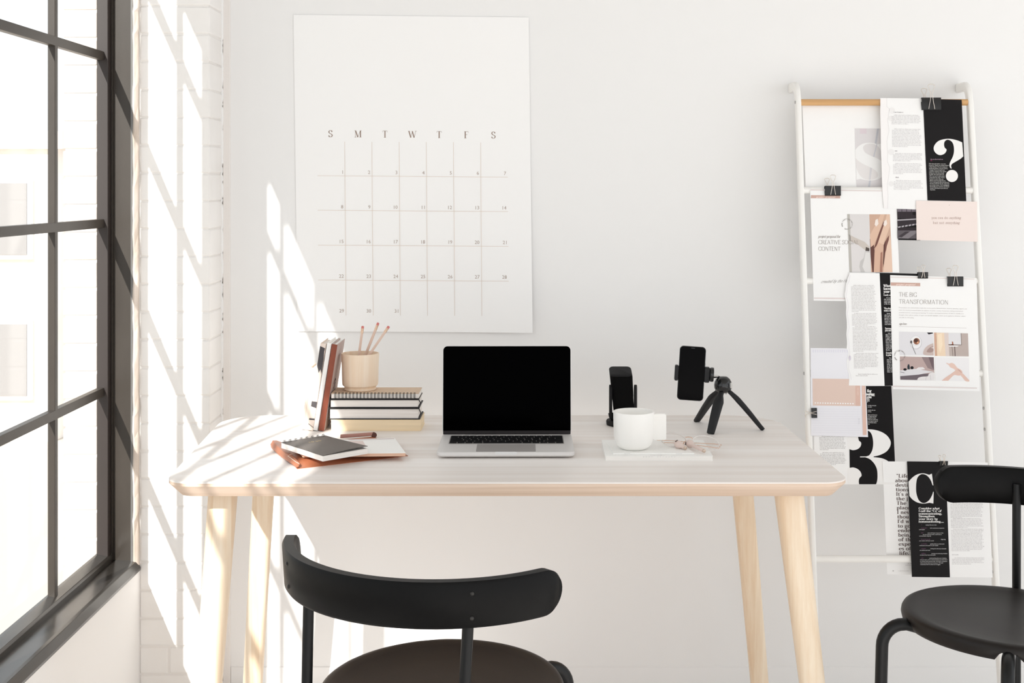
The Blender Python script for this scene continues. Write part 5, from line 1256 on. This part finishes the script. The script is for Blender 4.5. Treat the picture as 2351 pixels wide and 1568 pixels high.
yy = [(868, 'saying what you mean', 497, 132), (906, 'with excitement and genuine', 548, 172), (924, 'enthusiasm', 418, 68), (964, 'even with fewer resources than', 520, 190), (983, 'can you come up with a small idea to', 462, 228), (1001, 'communicate a big way', 420, 142), (1041, 'aligning', 680, 56), (1058, 'your actions with your words', 420, 176), (1096, 'getting others to share your', 552, 172), (1115, 'enthusiasm and speak on your behalf', 422, 226), (1153, 'inviting the advocacy of people', 555, 190), (1172, 'you admire and trust', 427, 124), (1211, 'owning and embracing mistakes', 565, 192), (1229, 'as some of our best instructors', 428, 188), (1267, 'understanding that your mistakes,', 540, 210), (1286, 'and your pain, can be redeemed when you share them', 430, 328), (1305, 'to connect with someone else. We foster compassion', 430, 326), (1324, 'when we learn about our successes. We build', 432, 274), (1343, 'community when we share our struggles.', 432, 246)]
for y, s_, x, w in yy: X_, Y_ = q([(x, y)])[0]; sans(p, s_, X_, Y_, 2.2, (214, 212, 212), width=w / 5.227, bold=.006)
for y, x1_ in ((868, 485), (906, 535), (964, 505), (1041, 668), (1096, 540), (1153, 543), (1211, 550), (1267, 528)):
    X_, Y_ = q([(420, y)])[0]; p.micro(X_, Y_, q([(x1_, 0)])[0][0], 1, 3.2, (108, 76, 100), h=.5, seed=y)
p.build('printed_letter', mp, t)

# ------------------------------------------------------------------ binder clips
M_clip = mat('binder_black', srgb(20, 19, 20), .4, spec=.5); M_cw = mat('binder_wire', srgb(222, 212, 202), .22, metal=.85)
def clip(label, x0, y0_, x1, y1_, hx, hy, off, rot=0, back=True, hw=.20, loop=1.0):
    """black body between the px corners, chrome handle loops reaching up to (hx, hy)"""
    c = P((x0 + x1) / 2, (y0_ + y1_) / 2, off); s = c.y / F; w = (x1 - x0) * s; h = (y1_ - y0_) * s
    t = thing('binder_clip', c, label, 'clip', 'binder clips on the ladder papers')
    lean = math.atan(LB)
    M = Matrix.Translation(c) @ Matrix.Rotation(-lean, 4, 'X') @ Matrix.Rotation(math.radians(rot), 4, 'Y')
    bm = MB(); th = .0008; dpt = .007
    prof = [(-h / 2, -.0012), (h / 2 - .001, -.0050), (h / 2, -.0046), (h / 2, .0046), (h / 2 - .001, .0050), (-h / 2, .0012), (-h / 2, .0004), (h / 2 - .0014, .0040), (h / 2 - .0014, -.0040), (-h / 2, -.0004)]
    bm.loft([[M @ Vector((x, y, z)) for z, y in prof] for x in (-w / 2, w / 2)])
    for sy in (-1, 1): bm.tube([M @ Vector((-w / 2, sy * .0014, -h / 2)), M @ Vector((w / 2, sy * .0014, -h / 2))], .0010, 6)
    keep(bm.build('clip_body', M_clip, smooth=30), t)
    H_ = (((y0_ + y1_) / 2) - hy) * s; 
    for sy in ((-1, 1) if back else (-1,)):
        dx = 0 if sy < 0 else -w * .28
        k = loop * (1 if sy < 0 else .86); hh = H_ * (1 if sy < 0 else .86)
        a = [(.155, -h / 2 + .001), (.08, h * .2), (.045, h / 2 + (hh - h / 2) * .30), (.115, h / 2 + (hh - h / 2) * .62), (.17, h / 2 + (hh - h / 2) * .86), (.09, hh)]
        pts = [(-x * w * 1.02 * k + dx, z) for x, z in a] + [(x * w * 1.02 * k + dx, z) for x, z in a[::-1]]
        P3 = [Vector((x, sy * (.0030 + .0045 * max(0, min(1, (z + h / 2) / h))) + (sy * .0016 * max(0, (z - h / 2) / .02)), z)) for x, z in pts]
        keep(MB().tube([M @ v for v in smooth_pts(P3, 4)], .00062 if w < .02 else .0008, 7).build('wire_handle', M_cw, smooth=60), t)
clip('largest binder clip, over the top rung above the question mark page', 2115.5, 224.5, 2160, 252, 0, 194.5, .0150)
clip('binder clip at the top of the creative social content flyer', 1893.5, 427, 1930, 448.5, 0, 403, .0125)
clip('small binder clip at the top of the black advice page, left of a bigger clip', 2107, 625, 2130, 638.5, 0, 609.5, .0168)
clip('medium binder clip near the top right corner of the transformation flyer', 2174.5, 635, 2211, 656.5, 0, 610.5, .0168)
clip('sideways binder clip on the left rail, gripping the planner page', 1857.5, 942, 1880, 954, 0, 926.5, .0155, rot=-90, back=True)
clip('smallest binder clip, just above the right chair\'s backrest', 2156.5, 1058.5, 2175.5, 1068, 0, 1043.5, .0160)
